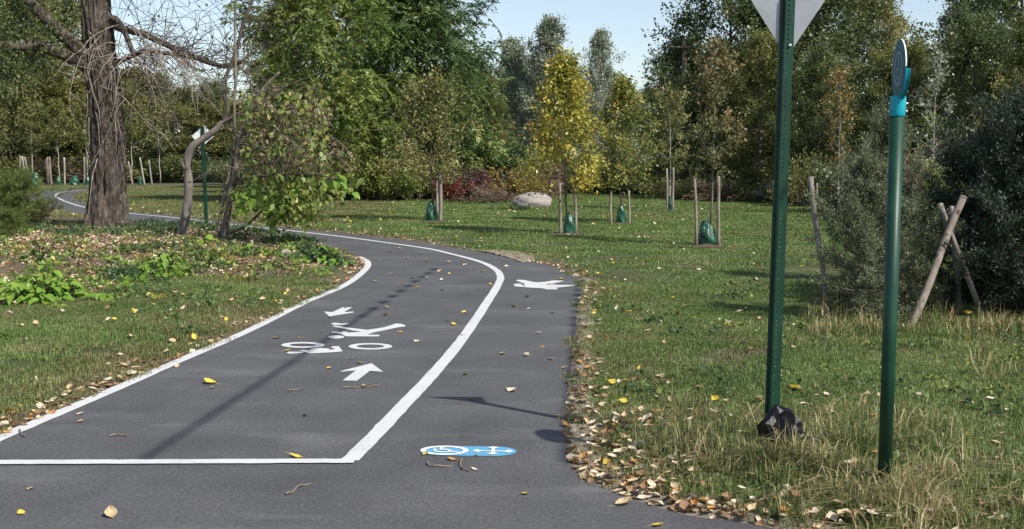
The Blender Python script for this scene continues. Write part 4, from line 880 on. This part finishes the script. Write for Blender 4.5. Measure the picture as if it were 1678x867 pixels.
sp = {'green': shrub_meshes(301, 2.0, 1.5, 26, 10, 26, .13, L_OLIVE), 'lime': shrub_meshes(302, 2.0, 1.4, 24, 10, 24, .13, L_LIME), 'sumac': shrub_meshes(303, 2.4, 1.6, 18, 5, 5, .8, L_AIL, kind='frond', pairs=8), 'red': shrub_meshes(304, 1.4, .9, 16, 8, 16, .12, L_RED),
      'purple': shrub_meshes(305, 1.8, 1.2, 20, 9, 20, .11, L_PURP), 'orange': shrub_meshes(306, 1.7, 1.2, 20, 9, 18, .12, L_ORNG), 'brown': shrub_meshes(307, 1.3, 1.5, 26, 10, 16, .10, L_DRY), 'brush': shrub_meshes(308, 1.3, 1.6, 26, 10, 22, .10, L_OLIVE),
      'grey': shrub_meshes(309, 1.6, 1.5, 24, 10, 20, .09, L_GREY), 'dark': shrub_meshes(310, 2.2, 1.7, 26, 11, 28, .13, L_DARK)}
shr = [(575, 47, 262, 100, 'green', 'green shrub at the left end of the row behind the lawn'), (628, 46, 258, 110, 'lime', 'yellow-green shrub in the row, second from its left end'), (672, 47, 250, 100, 'green', 'dense green shrub left of the staked dull green tree'), (715, 48, 250, 90, 'green', 'green shrub right behind the staked dull green tree'),
       (556, 50, 278, 40, 'red', 'small red bush at the left end of the shrub row'), (735, 44, 290, 44, 'red', 'low red bush right beside the stake of the dull green tree'), (765, 45, 272, 76, 'purple', 'dark purple-red shrub left of the boulder'), (800, 50, 222, 130, 'sumac', 'blue-green sumac thicket with feathery leaves above the boulder'),
       (770, 53, 228, 110, 'sumac', 'second feathery sumac behind the purple shrub'), (842, 46, 272, 90, 'orange', 'orange-tinted shrub directly above the boulder'), (885, 48, 268, 80, 'brown', 'brown twiggy shrub right of the boulder'), (800, 43, 306, 70, 'brown', 'low dry brown bush left of the boulder'), (855, 52, 240, 120, 'green', 'tall green shrub behind the orange-tinted one'),
       (960, 58, 262, 130, 'green', 'green shrub behind the golden tree'), (1040, 56, 270, 110, 'lime', 'yellow-green shrub behind the yellow-green tree'), (1085, 52, 282, 90, 'brush', 'low olive brush behind the slim grey-green tree'), (1135, 47, 292, 100, 'brush', 'low olive brush left of the rusty tree stakes'), (1185, 45, 296, 100, 'brown', 'dry brown brush behind the right stake'),
       (1235, 45, 296, 100, 'brush', 'olive brush just left of the triangular sign post'), (1290, 44, 294, 100, 'grey', 'grey-green brush behind the triangular sign post'), (1335, 40, 262, 110, 'brush', 'olive thicket behind the leaning stake in the juniper'), (1390, 36, 262, 120, 'dark', 'dark thicket behind the orange young tree'),
       (1450, 34, 245, 130, 'grey', 'grey-green thicket behind the round sign post'), (1520, 32, 250, 120, 'brown', 'brown tangled thicket right of the round sign post'), (1590, 30, 240, 140, 'brown', 'rust-brown tangled thicket near the right edge'), (1660, 28, 215, 150, 'grey', 'grey-green thicket at the right picture edge'),
       (1510, 38, 190, 150, 'lime', 'yellow-flecked thicket behind the turquoise bracket'), (1610, 36, 200, 160, 'brush', 'tall olive thicket behind the crossed stakes'), (1558, 24, 262, 84, 'lime', 'rounded olive-green bush above the crossed stakes'), (1430, 46, 200, 160, 'dark', 'tall dark thicket between the two sign posts'),
       (1010, 62, 270, 120, 'dark', 'dark shrub in the gap between the golden and yellow-green trees'), (-20, 84, 262, 200, 'brush', 'olive brush behind the far stake row at the left edge'), (110, 88, 262, 160, 'brown', 'reddish brown brush behind the far stake row'), (235, 88, 252, 150, 'green', 'green brush right of the thick trunk beyond the far path'),
       (330, 88, 256, 150, 'dark', 'dark brush behind the diamond sign post'), (420, 80, 262, 130, 'dark', 'dark brush behind the brown-leaved sapling'), (500, 66, 262, 120, 'green', 'green brush right behind the brown-leaved sapling')]
SPH = {'green': (2.0, 1.5), 'lime': (2.0, 1.4), 'sumac': (2.4, 1.6), 'red': (1.4, .9), 'purple': (1.8, 1.2), 'orange': (1.7, 1.2), 'brown': (1.3, 1.5), 'brush': (1.3, 1.6), 'grey': (1.6, 1.5), 'dark': (2.2, 1.7)}
for k, (px, d, tp, w_, kd, lb) in enumerate(shr):
    h0, r0 = SPH[kd]; R = w_*.5*d/F
    shrub({'sumac': 'sumac_shrub', 'brown': 'dry_shrub'}.get(kd, 'shrub'), lb, spot(px, d), sp[kd], 'shrubs along the back of the lawn', k*2.2, (R/r0*1.1, R/r0*1.1, hpx(tp, d)/h0))
#EOF2
# ------------------------------------------------------------------ the old tree on the left
def bark_disp(seed, amp=.05, ridges=13, flare=None, zs=None):
    def f(i_, an):
        z = zs[i_]
        o = np.array([mnoise.noise(Vector((math.cos(a)*2.6, math.sin(a)*2.6, z*.55+seed))) for a in an])
        q = np.array([abs(mnoise.noise(Vector((math.cos(a)*ridges*.42, math.sin(a)*ridges*.42, z*1.1+seed*2)))) for a in an])
        w = np.array([abs(mnoise.noise(Vector((math.cos(a)*ridges*.8, math.sin(a)*ridges*.8, z*3.2+seed*3)))) for a in an])
        r = 1+.09*o+amp*(1.2-q*4.2)+amp*.5*(.6-w*2.5)
        if flare: r = r+flare*math.exp(-z/.38)*(1+.6*np.sin(an*5+seed)+.3*np.sin(an*3))
        return r
    return f
ty = G(174, 372).y; tb = spot(174, ty)
old = thing('old_tree', 'thick old tree with furrowed brown bark and hanging dead twigs at left', 'tree', tb)
inv = lambda v: Vector(v)-tb
cl = catmull([inv(P(x_, y_, ty)) for x_, y_ in [(174, 385), (174, 360), (176, 330), (177, 290), (177, 240), (174, 190), (169, 140), (163, 90), (159, 40), (157, 0), (155, -60), (160, -140), (170, -240)]], 9)
zz = cl[:, 2]; pxr = np.interp(zz, [0, .25, .8, 1.6, 2.6, 4.0, 5.5, 8, 10], [28.5, 27.5, 26, 25, 24.5, 23.5, 21.5, 14, 9])*ty/F
link('trunk', smooth(meshify('trunk', [tube(cl, pxr, 90, True, bark_disp(2.3, .13, 12, .24, zz))], [BARK_BIG])), old)
def limb(pts, r0, r1, yd=0, n=14, seed=1., par=old, mat=BARK_BIG, nm='limb', cat_n=6, depth=None, org=None):
    D = depth or ty; o_ = org if org is not None else tb
    c = catmull([P(x_, y_, D+yd*k/(len(pts)-1))-o_ for k, (x_, y_) in enumerate(pts)], cat_n); k = len(c)
    link(nm, smooth(meshify(nm, [tube(c, np.linspace(r0, r1, k)*D/F, n, True, bark_disp(seed, .05, 7, None, np.linspace(0, 4, k)))], [mat])), par); return c
lb1 = limb([(163, 118), (140, 92), (112, 65), (88, 44), (60, 16), (40, -8), (10, -50)], 13, 7, -1.5, seed=1.1)
lb2 = limb([(158, 122), (130, 102), (95, 86), (62, 76), (25, 75), (-10, 73), (-60, 60)], 11, 5, -2.0, seed=2.2)
lb3 = limb([(170, 44), (185, 30), (200, 44), (213, 74), (219, 92)], 6, 3.2, -.6, 10, seed=3.3)
lb4 = limb([(168, 30), (195, 46), (232, 55), (270, 72), (300, 86), (330, 98), (362, 108), (378, 106), (400, 100)], 6, 3.2, -.4, 10, seed=4.4, mat=BARK_DARK)
lb5 = limb([(170, 118), (190, 104), (215, 92), (245, 84), (285, 90), (320, 97)], 5, 2, -1.0, 10, seed=5.5, mat=BARK_DARK)
lb6 = limb([(165, 0), (200, -30), (250, -60), (320, -90)], 9, 3, -1, 10, seed=6.1)
lb7 = limb([(158, 10), (120, -30), (70, -80), (20, -120)], 9, 3, 1.5, 10, seed=7.1)
r = np.random.default_rng(77)
def hang(start, length, dirx, sagf, n=9, wob=.10, up0=.3):
    d = np.array([dirx, r.normal(0, .35), up0]); d /= np.linalg.norm(d); p = np.array(start, float); out = [p.copy()]; st = length/(n-1)
    for _ in range(n-1):
        d = d+np.array([r.normal(0, wob), r.normal(0, wob), -sagf+r.normal(0, wob)]); d /= np.linalg.norm(d); p = p+d*st; out.append(p.copy())
    return np.array(out)
ch = []; tips = []
for _ in range(84):     # pale dead shoots hanging from the limbs and the trunk
    q = r.random()
    if q < .20: s_ = at_line(cl, r.uniform(.42, .66))+np.array([r.uniform(-.1, .32), -.36, 0])
    elif q < .80: s_ = lb5[r.integers(9, len(lb5))]
    else: s_ = lb3[r.integers(3, len(lb3))]
    c = hang(s_, r.uniform(.8, 2.6), r.uniform(-.25, 1.2), r.uniform(.10, .34), 9, .17, r.uniform(-.2, .5))
    ch.append(tube(c, np.linspace(r.uniform(.009, .016), .005, 9), 4, False)); tips.append(c)
    for _ in range(r.integers(1, 4)):
        c2 = hang(c[r.integers(2, 8)], r.uniform(.3, 1.1), r.uniform(-.9, 1.), r.uniform(.1, .3), 6, .2, r.uniform(-.3, .3)); ch.append(tube(c2, np.linspace(.010, .005, 6), 3, False))
for _ in range(14):      # dead shoots creeping along the trunk itself
    s_ = at_line(cl, r.uniform(.30, .62)); a = r.uniform(-2.4, -.5); s_ = s_+np.array([math.cos(a)*.44, math.sin(a)*.44, 0])
    c = hang(s_, r.uniform(.7, 1.7), r.uniform(-.25, .35), .25, 8, .10, -.6); c[:, 1] = np.minimum(c[:, 1], -.40); ch.append(tube(c, np.linspace(.014, .007, 8), 4, False))
link('dead_twigs', meshify('dead_twigs', ch, [DEADWOOD]), old, kind='stuff')
ch = []; lp = []; ld = []
for src, k0, cnt, ln, dx in ((lb4, 6, 70, 2.2, .7), (lb6, 4, 40, 2.8, .5), (lb5, 8, 20, 1.2, .5)):   # live dark twigs across the sky
    for _ in range(cnt):
        c = hang(src[r.integers(k0, len(src))], r.uniform(.5, ln), r.uniform(-.5, 1.0)*dx+.2, r.uniform(-.03, .16), 8, .15, r.uniform(-.5, 1.0))
        ch.append(tube(c, np.linspace(.013, .004, 8), 3, False))
        for _ in range(3):
            c2 = hang(c[r.integers(2, 7)], r.uniform(.3, .9), r.uniform(-1, 1), .1, 5, .2, r.uniform(-.7, .6)); ch.append(tube(c2, np.linspace(.007, .004, 5), 3, False))
            if r.random() < .6: lp.append(c2[-1]); ld.append(c2[-1]-c2[-2]-np.array([0, 0, .12]))
link('twigs', meshify('twigs', ch, [BARK_DARK]), old, kind='stuff')
lp2 = []; ld2 = []
for src in (lb1, lb2, lb7):
    for _ in range(150):
        p0 = src[r.integers(len(src)//3, len(src))]+r.normal(0, .28, 3); 
        for _ in range(6): lp2.append(p0+r.normal(0, .22, 3)); ld2.append(r.normal(0, .5, 3)-np.array([0, 0, .6]))
lp = np.array(lp+lp2); ld = np.array(ld+ld2)
link('leaves', meshify('leaves', [leaves(r, lp, ld, .095, .75)], [L_DARK]), old, kind='stuff')

# leaning small trunk
ly = G(297, 386).y; lb_ = spot(297, ly); lean_t = thing('leaning_tree', 'slender smooth grey trunk bending over in front of the distant diamond sign', 'tree', lb_)
limb([(296, 392), (300, 372), (308, 330), (309, 296), (306, 268), (314, 242), (334, 227), (352, 214), (366, 200)], 8.2, 4.6, 0, 12, 1.7, lean_t, rough_mat('bark_smooth_grey', (.085, .07, .06), (.16, .138, .12), 9, .85, .45, (1, 1, .6), (.24, .21, .185), .015), 'trunk', 6, ly, lb_)
u1 = limb([(366, 201), (373, 178), (367, 152), (369, 130), (376, 112), (388, 80), (398, 40), (412, 4), (425, -40)], 3.8, 2.2, 0, 8, 2.7, lean_t, BARK_DARK, 'limb', 6, ly, lb_)
u2 = limb([(362, 203), (385, 190), (410, 176), (440, 160), (470, 140)], 3.2, 1.2, -.5, 8, 3.7, lean_t, BARK, 'limb', 6, ly, lb_)
limb([(307, 262), (300, 268), (304, 278)], 5, 2.5, -.15, 8, 4.7, lean_t, BARK, 'limb', 3, ly, lb_)
ch = []; lp = []; ld = []
for _ in range(46):
    s_ = u1[r.integers(10, len(u1))] if r.random() < .75 else u2[r.integers(6, len(u2))]
    c = hang(s_, r.uniform(.4, 1.6), r.uniform(-.9, .9), r.uniform(-.05, .12), 7, .14, r.uniform(-.2, 1.)); ch.append(tube(c, np.linspace(.011, .004, 7), 3, False))
    for q in (3, 5, 6):
        if r.random() < .35: lp.append(c[q]); ld.append(r.normal(0, .4, 3)-np.array([0, 0, .7]))
link('twigs', meshify('twigs', ch, [BARK_DARK]), lean_t, kind='stuff'); link('leaves', meshify('leaves', [leaves(r, np.array(lp), np.array(ld), .09, .7)], [L_DARK]), lean_t, kind='stuff')
# sapling with dead brown tangle and heart-shaped green leaves
py_ = G(367, 394).y; pb = spot(367, py_); sap = thing('sapling', 'many-stemmed sapling with dead brown tangle and bright heart-shaped leaves', 'tree', pb)
limb([(366, 398), (369, 372), (374, 345), (379, 310), (386, 278), (391, 240), (398, 210), (412, 175), (432, 145), (458, 118)], 6.4, 2.0, 0, 10, 1.9, sap, BARK, 'stem', 6, py_, pb)
limb([(357, 392), (362, 350), (370, 310), (380, 270), (385, 235), (384, 180), (386, 120), (385, 60), (386, -10)], 3.0, 1.6, .2, 8, 2.9, sap, BARK, 'stem', 6, py_, pb)
limb([(368, 384), (400, 372), (425, 350), (447, 328), (462, 318)], 2.6, 1.2, -.3, 6, 3.9, sap, BARK_DARK, 'stem', 6, py_, pb)
b1 = limb([(378, 305), (395, 296), (420, 290), (455, 286), (490, 284), (530, 288), (575, 305)], 2.4, 1.2, -.8, 6, 4.9, sap, BARK_DARK, 'stem', 6, py_, pb)
b2 = limb([(391, 240), (425, 242), (465, 238), (500, 240)], 2, 1.2, -.5, 6, 5.9, sap, BARK, 'stem', 6, py_, pb)
limb([(440, 275), (462, 257), (488, 240)], 2.2, 1.6, -.2, 6, 6.9, sap, DEADWOOD, 'stem', 6, py_, pb)
ch = []; lp = []; ld = []
for _ in range(110):
    q = P(r.uniform(395, 545), r.uniform(150, 285), py_+r.normal(0, .7))-pb
    c = hang(q, r.uniform(.3, 1.1), r.uniform(-1, 1), .25, 6, .2, r.uniform(-.3, .6)); ch.append(tube(c, np.linspace(.009, .004, 6), 3, False))
    for k in range(r.integers(2, 26)): j = r.integers(0, 6); lp.append(c[j]+r.normal(0, .07, 3)); ld.append(r.normal(0, .5, 3)-np.array([0, 0, .8]))
link('twigs', meshify('twigs', ch, [BARK]), sap, kind='stuff'); link('dead_leaves', meshify('dead_leaves', [leaves(r, np.array(lp), np.array(ld), .085, .5)], [L_DRY]), sap, kind='stuff')
lp = []; ld = []
for _ in range(1700):
    a = r.random()
    q = P(*( (r.uniform(400, 540), r.uniform(150, 300)) if a < .35 else (r.normal(470, 45), r.normal(318, 16)) if a < .7 else (r.normal(480, 22), r.normal(342, 14)) ), py_+r.normal(-.3, .4))-pb; lp.append(q); ld.append(r.normal(0, .5, 3)-np.array([0, 0, .6]))
link('leaves', meshify('leaves', [leaves(r, np.array(lp), np.array(ld), .125, .7)], [L_LIME]), sap, kind='stuff')
def heart_leaf(mat, seed, ln=1.5):
    rr = np.random.default_rng(seed); V = []; Q = []
    for i_, (t, w) in enumerate([(0, .12), (.08, .36), (.3, .52), (.6, .40), (.85, .17), (1, .015)]):
        for s in (-1, -.45, 0, .45, 1): V.append((t*ln*.75-(.06 if abs(s) == 1 and i_ < 2 else 0), s*w*.75, .10*abs(s)*w*2-.22*t*t+rr.normal(0, .012)))
    for i_ in range(5):
        for j in range(4): a = i_*5+j; Q.append((a, a+1, a+6, a+5))
    return smooth(meshify('heart_leaf', [(np.array(V), np.array(Q))], [mat]))
HL = [heart_leaf(L_BRIGHT, q) for q in range(3)]; HL2 = [heart_leaf(L_LIME, q+5) for q in range(2)]
def put_leaf(par, p, az, tilt, size, pool, roll=0.):
    o = link('leaf', pool[r.integers(0, len(pool))], par, p); o.rotation_euler = (roll, tilt, az); o.scale = (size,)*3; return o
for cx_, cy_, sx, sy, cnt in ((400, 330, 16, 13, 18), (425, 322, 18, 14, 16), (446, 350, 10, 12, 6), (560, 300, 22, 10, 26), (548, 290, 10, 9, 10), (500, 308, 22, 9, 14), (462, 338, 18, 10, 10)):
    for _ in range(cnt):
        put_leaf(sap, P(r.normal(cx_, sx), r.normal(cy_, sy), py_+r.normal(-.55, .25))-pb, r.uniform(0, 6.28), r.uniform(.2, 1.1), r.uniform(.11, .19), HL if r.random() < .75 else HL2, r.normal(0, .4))

# ------------------------------------------------------------------ evergreens
def needle_bush(seed, H, R, nl, n2, per, size, mat, bark, el0=(-.1, 1.2), spread=1.0, tl=.4, tip=.5, bole=.02, shape='oval', wr=.28, jit=.03, up=.5):
    rr = np.random.default_rng(seed); Pl = trunk_line(rr, H*.95, (0, 0), .015); lim = limbs_of(rr, Pl, bole, R, SH[shape], nl, el0, max(.03, H*.02), .12)
    A, B, tw, pos, dr = twigs_of(rr, lim, n2, .1, tl, per, jit, up)
    dr = dr+Z3*tip*rr.uniform(0, 1, (len(dr), 1))
    return smooth(meshify('trunk', [tube(Pl, np.linspace(.05, .01, len(Pl))*max(1, H*.6), 8)]+[tube(p_, q_, 4, False) for p_, q_ in lim], [bark])), meshify('twigs', [prisms(A, B, tw*.8, tw*.3)], [bark]), meshify('foliage', [leaves(rr, pos, dr, size, wr, .05)], [mat])
def evergreen(name, label, loc, ms, sc=1., rz=0, cat='shrub'):
    t = thing(name, label, cat, loc, rz=rz); t.scale = (sc, sc, sc) if np.isscalar(sc) else sc
    link('trunk', ms[0], t); link('twigs', ms[1], t, kind='stuff'); link('foliage', ms[2], t, kind='stuff'); return t
jd = 11.4
jm = needle_bush(401, 1.75, .78, 74, 13, 46, .042, L_JUN, BARK, (-.15, 1.25), tl=.34, shape='round', jit=.028)
evergreen('juniper_bush', 'grey-green feathery juniper bush behind the round sign post', spot(1422, jd), jm, (.72, .72, .82))
evergreen('juniper_bush', 'lower grey-green juniper sprawling right of the round sign post', spot(1492, jd+.6), jm, (.55, .6, .62), 2.)
evergreen('juniper_bush', 'grey-green upright juniper behind the bigger juniper bush', spot(1452, jd+3.5), jm, (.8, .8, 1.12), 4.)
ym = needle_bush(402, 2.1, 1.15, 90, 14, 46, .055, L_YEW, BARK_DARK, (-.1, 1.25), tl=.5, shape='round', jit=.04)
evergreen('dark_evergreen', 'very dark evergreen bush behind the crossed stakes', spot(1600, 12.6), ym, (.72, .72, .74)); evergreen('dark_evergreen', 'very dark evergreen at the right picture edge', spot(1680, 11.8), ym, (.82, .82, .86), 2.2)
evergreen('dark_evergreen', 'tall unseen evergreen added beyond the right picture edge to cast shade', spot(1960, 11.5), ym, (1.1, 1.1, 1.5), 1.1)  # unseen tree put in to throw shade on the dark bushes
pm = needle_bush(403, 1.9, 1.7, 60, 12, 60, .13, L_PINE, BARK_DARK, (-.05, 1.2), tl=.7, shape='round', wr=.12, jit=.05, tip=.4)
evergreen('pine_bush', 'low green pine bush at the left edge on the island', spot(14, 27), pm, (.62, .62, .47)); evergreen('pine_bush', 'second pine bush half outside the left picture edge', spot(-75, 25.5), pm, (.5, .5, .55), 2.)
evergreen('pine_bush', 'small grassy green pine seedling below the pine bush', spot(10, 23), pm, (.22, .22, .2), 1.)
sm = shrub_meshes(404, 1.5, .6, 14, 8, 10, .09, L_PURP); shrub('dry_shrub', 'dark reddish bare shrub on the right flank of the pine bush', spot(62, 28), sm, None, .4, (.6, .6, .62))
# crossed stakes
for pa, pb2, d0, d1, w_, lb, mt in [((1490, 540), (1580, 322), 10.9, 11.3, 12, 'thick crossed stake leaning right, in front of the dark evergreen', M_STAKE), ((1606, 512), (1541, 335), 11.8, 11.2, 9.5, 'grey crossed stake leaning left behind the thick one', M_STAKE_G), ((1568, 470), (1560, 339), 12.0, 11.6, 9, 'upright grey stake between the two crossed stakes', M_STAKE_G),
                               ((1352, 480), (1329, 290), 11.6, 11.5, 9, 'weathered stake standing at the left flank of the juniper bush', M_STAKE_G)]:
    A = P(*pa, d0); B = P(*pb2, d1); A = A+(A-B)*((A.z-hz(A.x, A.y)+.1)/(B.z-A.z)) if A.z > hz(A.x, A.y)-.1 else A
    rw = w_*.5*11.3/F; c = [A+(B-A)*q+Vector((math.sin(q*6)*.012, 0, 0)) for q in np.linspace(0, 1, 10)]
    thing('tree_stake', lb, 'stake', group='stakes round the right evergreens', data=smooth(meshify('stake', [tube(c, np.linspace(1.08, .95, 10)*rw, 10, True, bark_disp(w_*1., .03, 6, None, np.linspace(0, 2, 10)))], [mt])))
thing('tie_wire', 'black tie wire from the crossed stakes to the juniper', 'wire', data=meshify('tie_wire', [tube([P(1548, 402, 11.1), P(1530, 399, 11.2), P(1505, 396, 11.5)], .006, 5), tube([P(1547, 397, 11.02), P(1556, 402, 11.02)], .012, 6)], [M_STRAP]))

# ------------------------------------------------------------------ boulder and stones
M_ROCK = rough_mat('pale_boulder', (.20, .18, .16), (.29, .26, .235), 4, .92, .8, c3=(.38, .35, .32), bdist=.05, scale2=9)
def stone(px, py, wpx, hp, label, seed, name='stone', amp=.24):
    g_ = G(px, py); w = wpx*g_.y/F/2; h = hp*g_.y/F
    return thing(name, label, 'rock', (g_.x, g_.y+w*.5, g_.z+h*.28), data=blob(name, 1, (w, w*.8, h*.60), seed, amp, 1.1, M_ROCK, 4, True))
stone(873, 341, 57, 26, 'large pale rounded boulder on the lawn in front of the shrubs', 4.2, 'boulder')
stone(467, 421, 17, 13, 'small pale stone, left one of two on the leaf litter bed', 5.5); stone(500, 427, 28, 15, 'wider pale stone, right one of two on the leaf litter bed', 6.1); stone(512, 402, 10, 8, 'tiny pale stone on the far side of the leafy plant by the path', 7.3)

# ------------------------------------------------------------------ leafy plants on the island bed
def leafy(px, py, wpx, hp, n_, label, pool, ls, group='leafy plants in the litter bed'):
    g_ = G(px, py); R = wpx*.5*g_.y/F; H = hp*g_.y/F; t = thing('leafy_plant', label, 'plant', g_, group); ch = []
    for k in range(n_):
        a = r.uniform(0, 6.28); q = R*math.sqrt(r.random()); hh = H*(1-.75*(q/R)**1.5)*r.uniform(.35, 1.05)
        p = Vector((math.cos(a)*q, math.sin(a)*q*1.1, max(hh, .04))); put_leaf(t, p, a+r.normal(0, .7), r.uniform(-.3, 1.0), ls*r.uniform(.55, 1.3), pool, r.normal(0, .3))
        ch.append(tube([(p.x*.35, p.y*.35, 0), (p.x*.75, p.y*.75, p.z*.7), tuple(p)], .006, 3, False))
    link('stems', meshify('stems', ch, [L_COVER]), t, kind='stuff'); return t
leafy(72, 492, 132, 58, 210, 'biggest bright green leafy plant at the left of the litter bed', HL, .105); leafy(30, 470, 60, 30, 40, 'dark-edged green plant left behind the biggest leafy plant', HL, .10); leafy(62, 428, 50, 42, 34, 'taller yellow-green shoots behind the biggest leafy plant', HL2, .10)
leafy(172, 492, 22, 16, 12, 'small green seedling right of the biggest leafy plant', HL, .14); leafy(272, 452, 88, 44, 130, 'yellow-green leafy plant in the middle of the litter bed', HL+HL2, .10); leafy(345, 436, 60, 34, 46, 'loose yellow-green plant right of the middle one', HL2, .10)
leafy(405, 420, 60, 30, 44, 'low yellowish plant below the sapling stems', HL2+HL, .095); leafy(440, 440, 60, 18, 34, 'low scattered plant in front of the two pale stones', HL2, .09); leafy(335, 400, 40, 22, 26, 'green plant close below the leaning trunk', HL, .12)
CV = [heart_leaf(L_COVER, 31), heart_leaf(L_COVER, 32), HL[0]]
leafy(515, 428, 70, 38, 100, 'dark green leafy plant at the island tip beside the path', CV, .115); leafy(555, 434, 50, 22, 50, 'low dark green plant nearest the island tip', CV, .10)
# dark ground cover under the trees
cov = []
for q in range(3):
    rr = np.random.default_rng(500+q); n_ = 60; p_ = np.c_[rr.normal(0, .14, (n_, 2)), rr.uniform(.02, .16, n_)]; cov.append(meshify('cover_tuft', [leaves(rr, p_, rr.normal(0, .7, (n_, 3))+np.array([0, 0, .2]), .07, .6)], [L_COVER]))
pts = []
for cx_, cy_, sx, sy, cnt in ((250, 372, 34, 4, 64), (330, 372, 26, 4, 24), (110, 380, 60, 7, 22), (180, 384, 45, 4, 30), (420, 384, 40, 5, 44), (480, 398, 30, 5, 40), (60, 370, 60, 5, 30), (360, 412, 60, 18, 12), (230, 425, 80, 16, 12), (205, 455, 26, 8, 20)):
    for _ in range(cnt):
        g_ = G(r.normal(cx_, sx), r.normal(cy_, sy))
        if path_dist(g_.x, g_.y)[0] > .12: pts.append(tuple(g_))
scatter('ground_cover', cov, pts, r.integers(0, 3, len(pts)), r.uniform(.4, .95, len(pts)))
wd = []
for q in range(3):
    rr = np.random.default_rng(520+q); n_ = 22; p_ = np.c_[rr.normal(0, .10, (n_, 2)), rr.uniform(.02, .12, n_)]; wd.append(meshify('weed_tuft', [leaves(rr, p_, rr.normal(0, .7, (n_, 3))+np.array([0, 0, .2]), .085, .6)], [(L_LIME, L_BRIGHT, L_YG)[q]]))
pts = []
for _ in range(130):
    g_ = G(*((r.uniform(-20, 560), r.normal(418, 18)) if r.random() < .75 else (r.uniform(-20, 400), r.normal(465, 22))))
    if path_dist(g_.x, g_.y)[0] > .15: pts.append(tuple(g_))
scatter('weeds', wd, pts, r.integers(0, 3, len(pts)), r.uniform(.4, 1.1, len(pts)))
x = rng.uniform(-6, 5.5, 2600); y = rng.uniform(4, 15, 2600); d = path_dist(x, y)
keep = (d > .25) & (np.abs(x) < .52*y+.6) & (rng.random(2600) < np.clip(.22+1.1*vnoise(x, y, .7, 9), 0, .8)) & ~inside(MULCH, x, y)
lowweed = []
for q in range(3):
    rr = np.random.default_rng(540+q); n_ = 16; p_ = np.c_[rr.normal(0, .06, (n_, 2)), rr.uniform(.015, .06, n_)]; lowweed.append(meshify('low_weed', [leaves(rr, p_, rr.normal(0, .7, (n_, 3))+np.array([0, 0, .1]), .04, .75)], [(L_COVER, L_COVER, L_LIME)[q]]))
scatter('lawn_weeds', lowweed, np.c_[x[keep], y[keep], hgt(x[keep], y[keep])], rng.integers(0, 3, keep.sum()), rng.uniform(.6, 1.2, keep.sum()))
# leaves drifted into the corner of the right verge
x = rng.uniform(.2, 2.6, 3000); y = rng.uniform(4.1, 8.5, 3000); d = path_dist(x, y); keep = (d > .0) & (rng.random(3000) < .55*np.exp(-((d-.3)/.3)**2)*np.where(y < 6.8, 1, .35)*(1+1.2*vnoise(x, y, 2.2, 4)))
litter('verge_leaf_litter', x[keep], y[keep], rng.uniform(.035, .07, keep.sum()), .5, .03, [me for k in ('tan', 'brown', 'pale', 'pale', 'tan', 'brown') for me in LS[k][:3]])
# grass and weeds round the boulder
gb = G(858, 345); pts = [(gb.x+r.normal(-.15, .6), gb.y+r.normal(-.25, .15), 0) for _ in range(22)]; scatter('boulder_weeds', cov+wd[:1], pts, r.integers(0, 4, 22), r.uniform(.5, 1.2, 22))
#EOF3
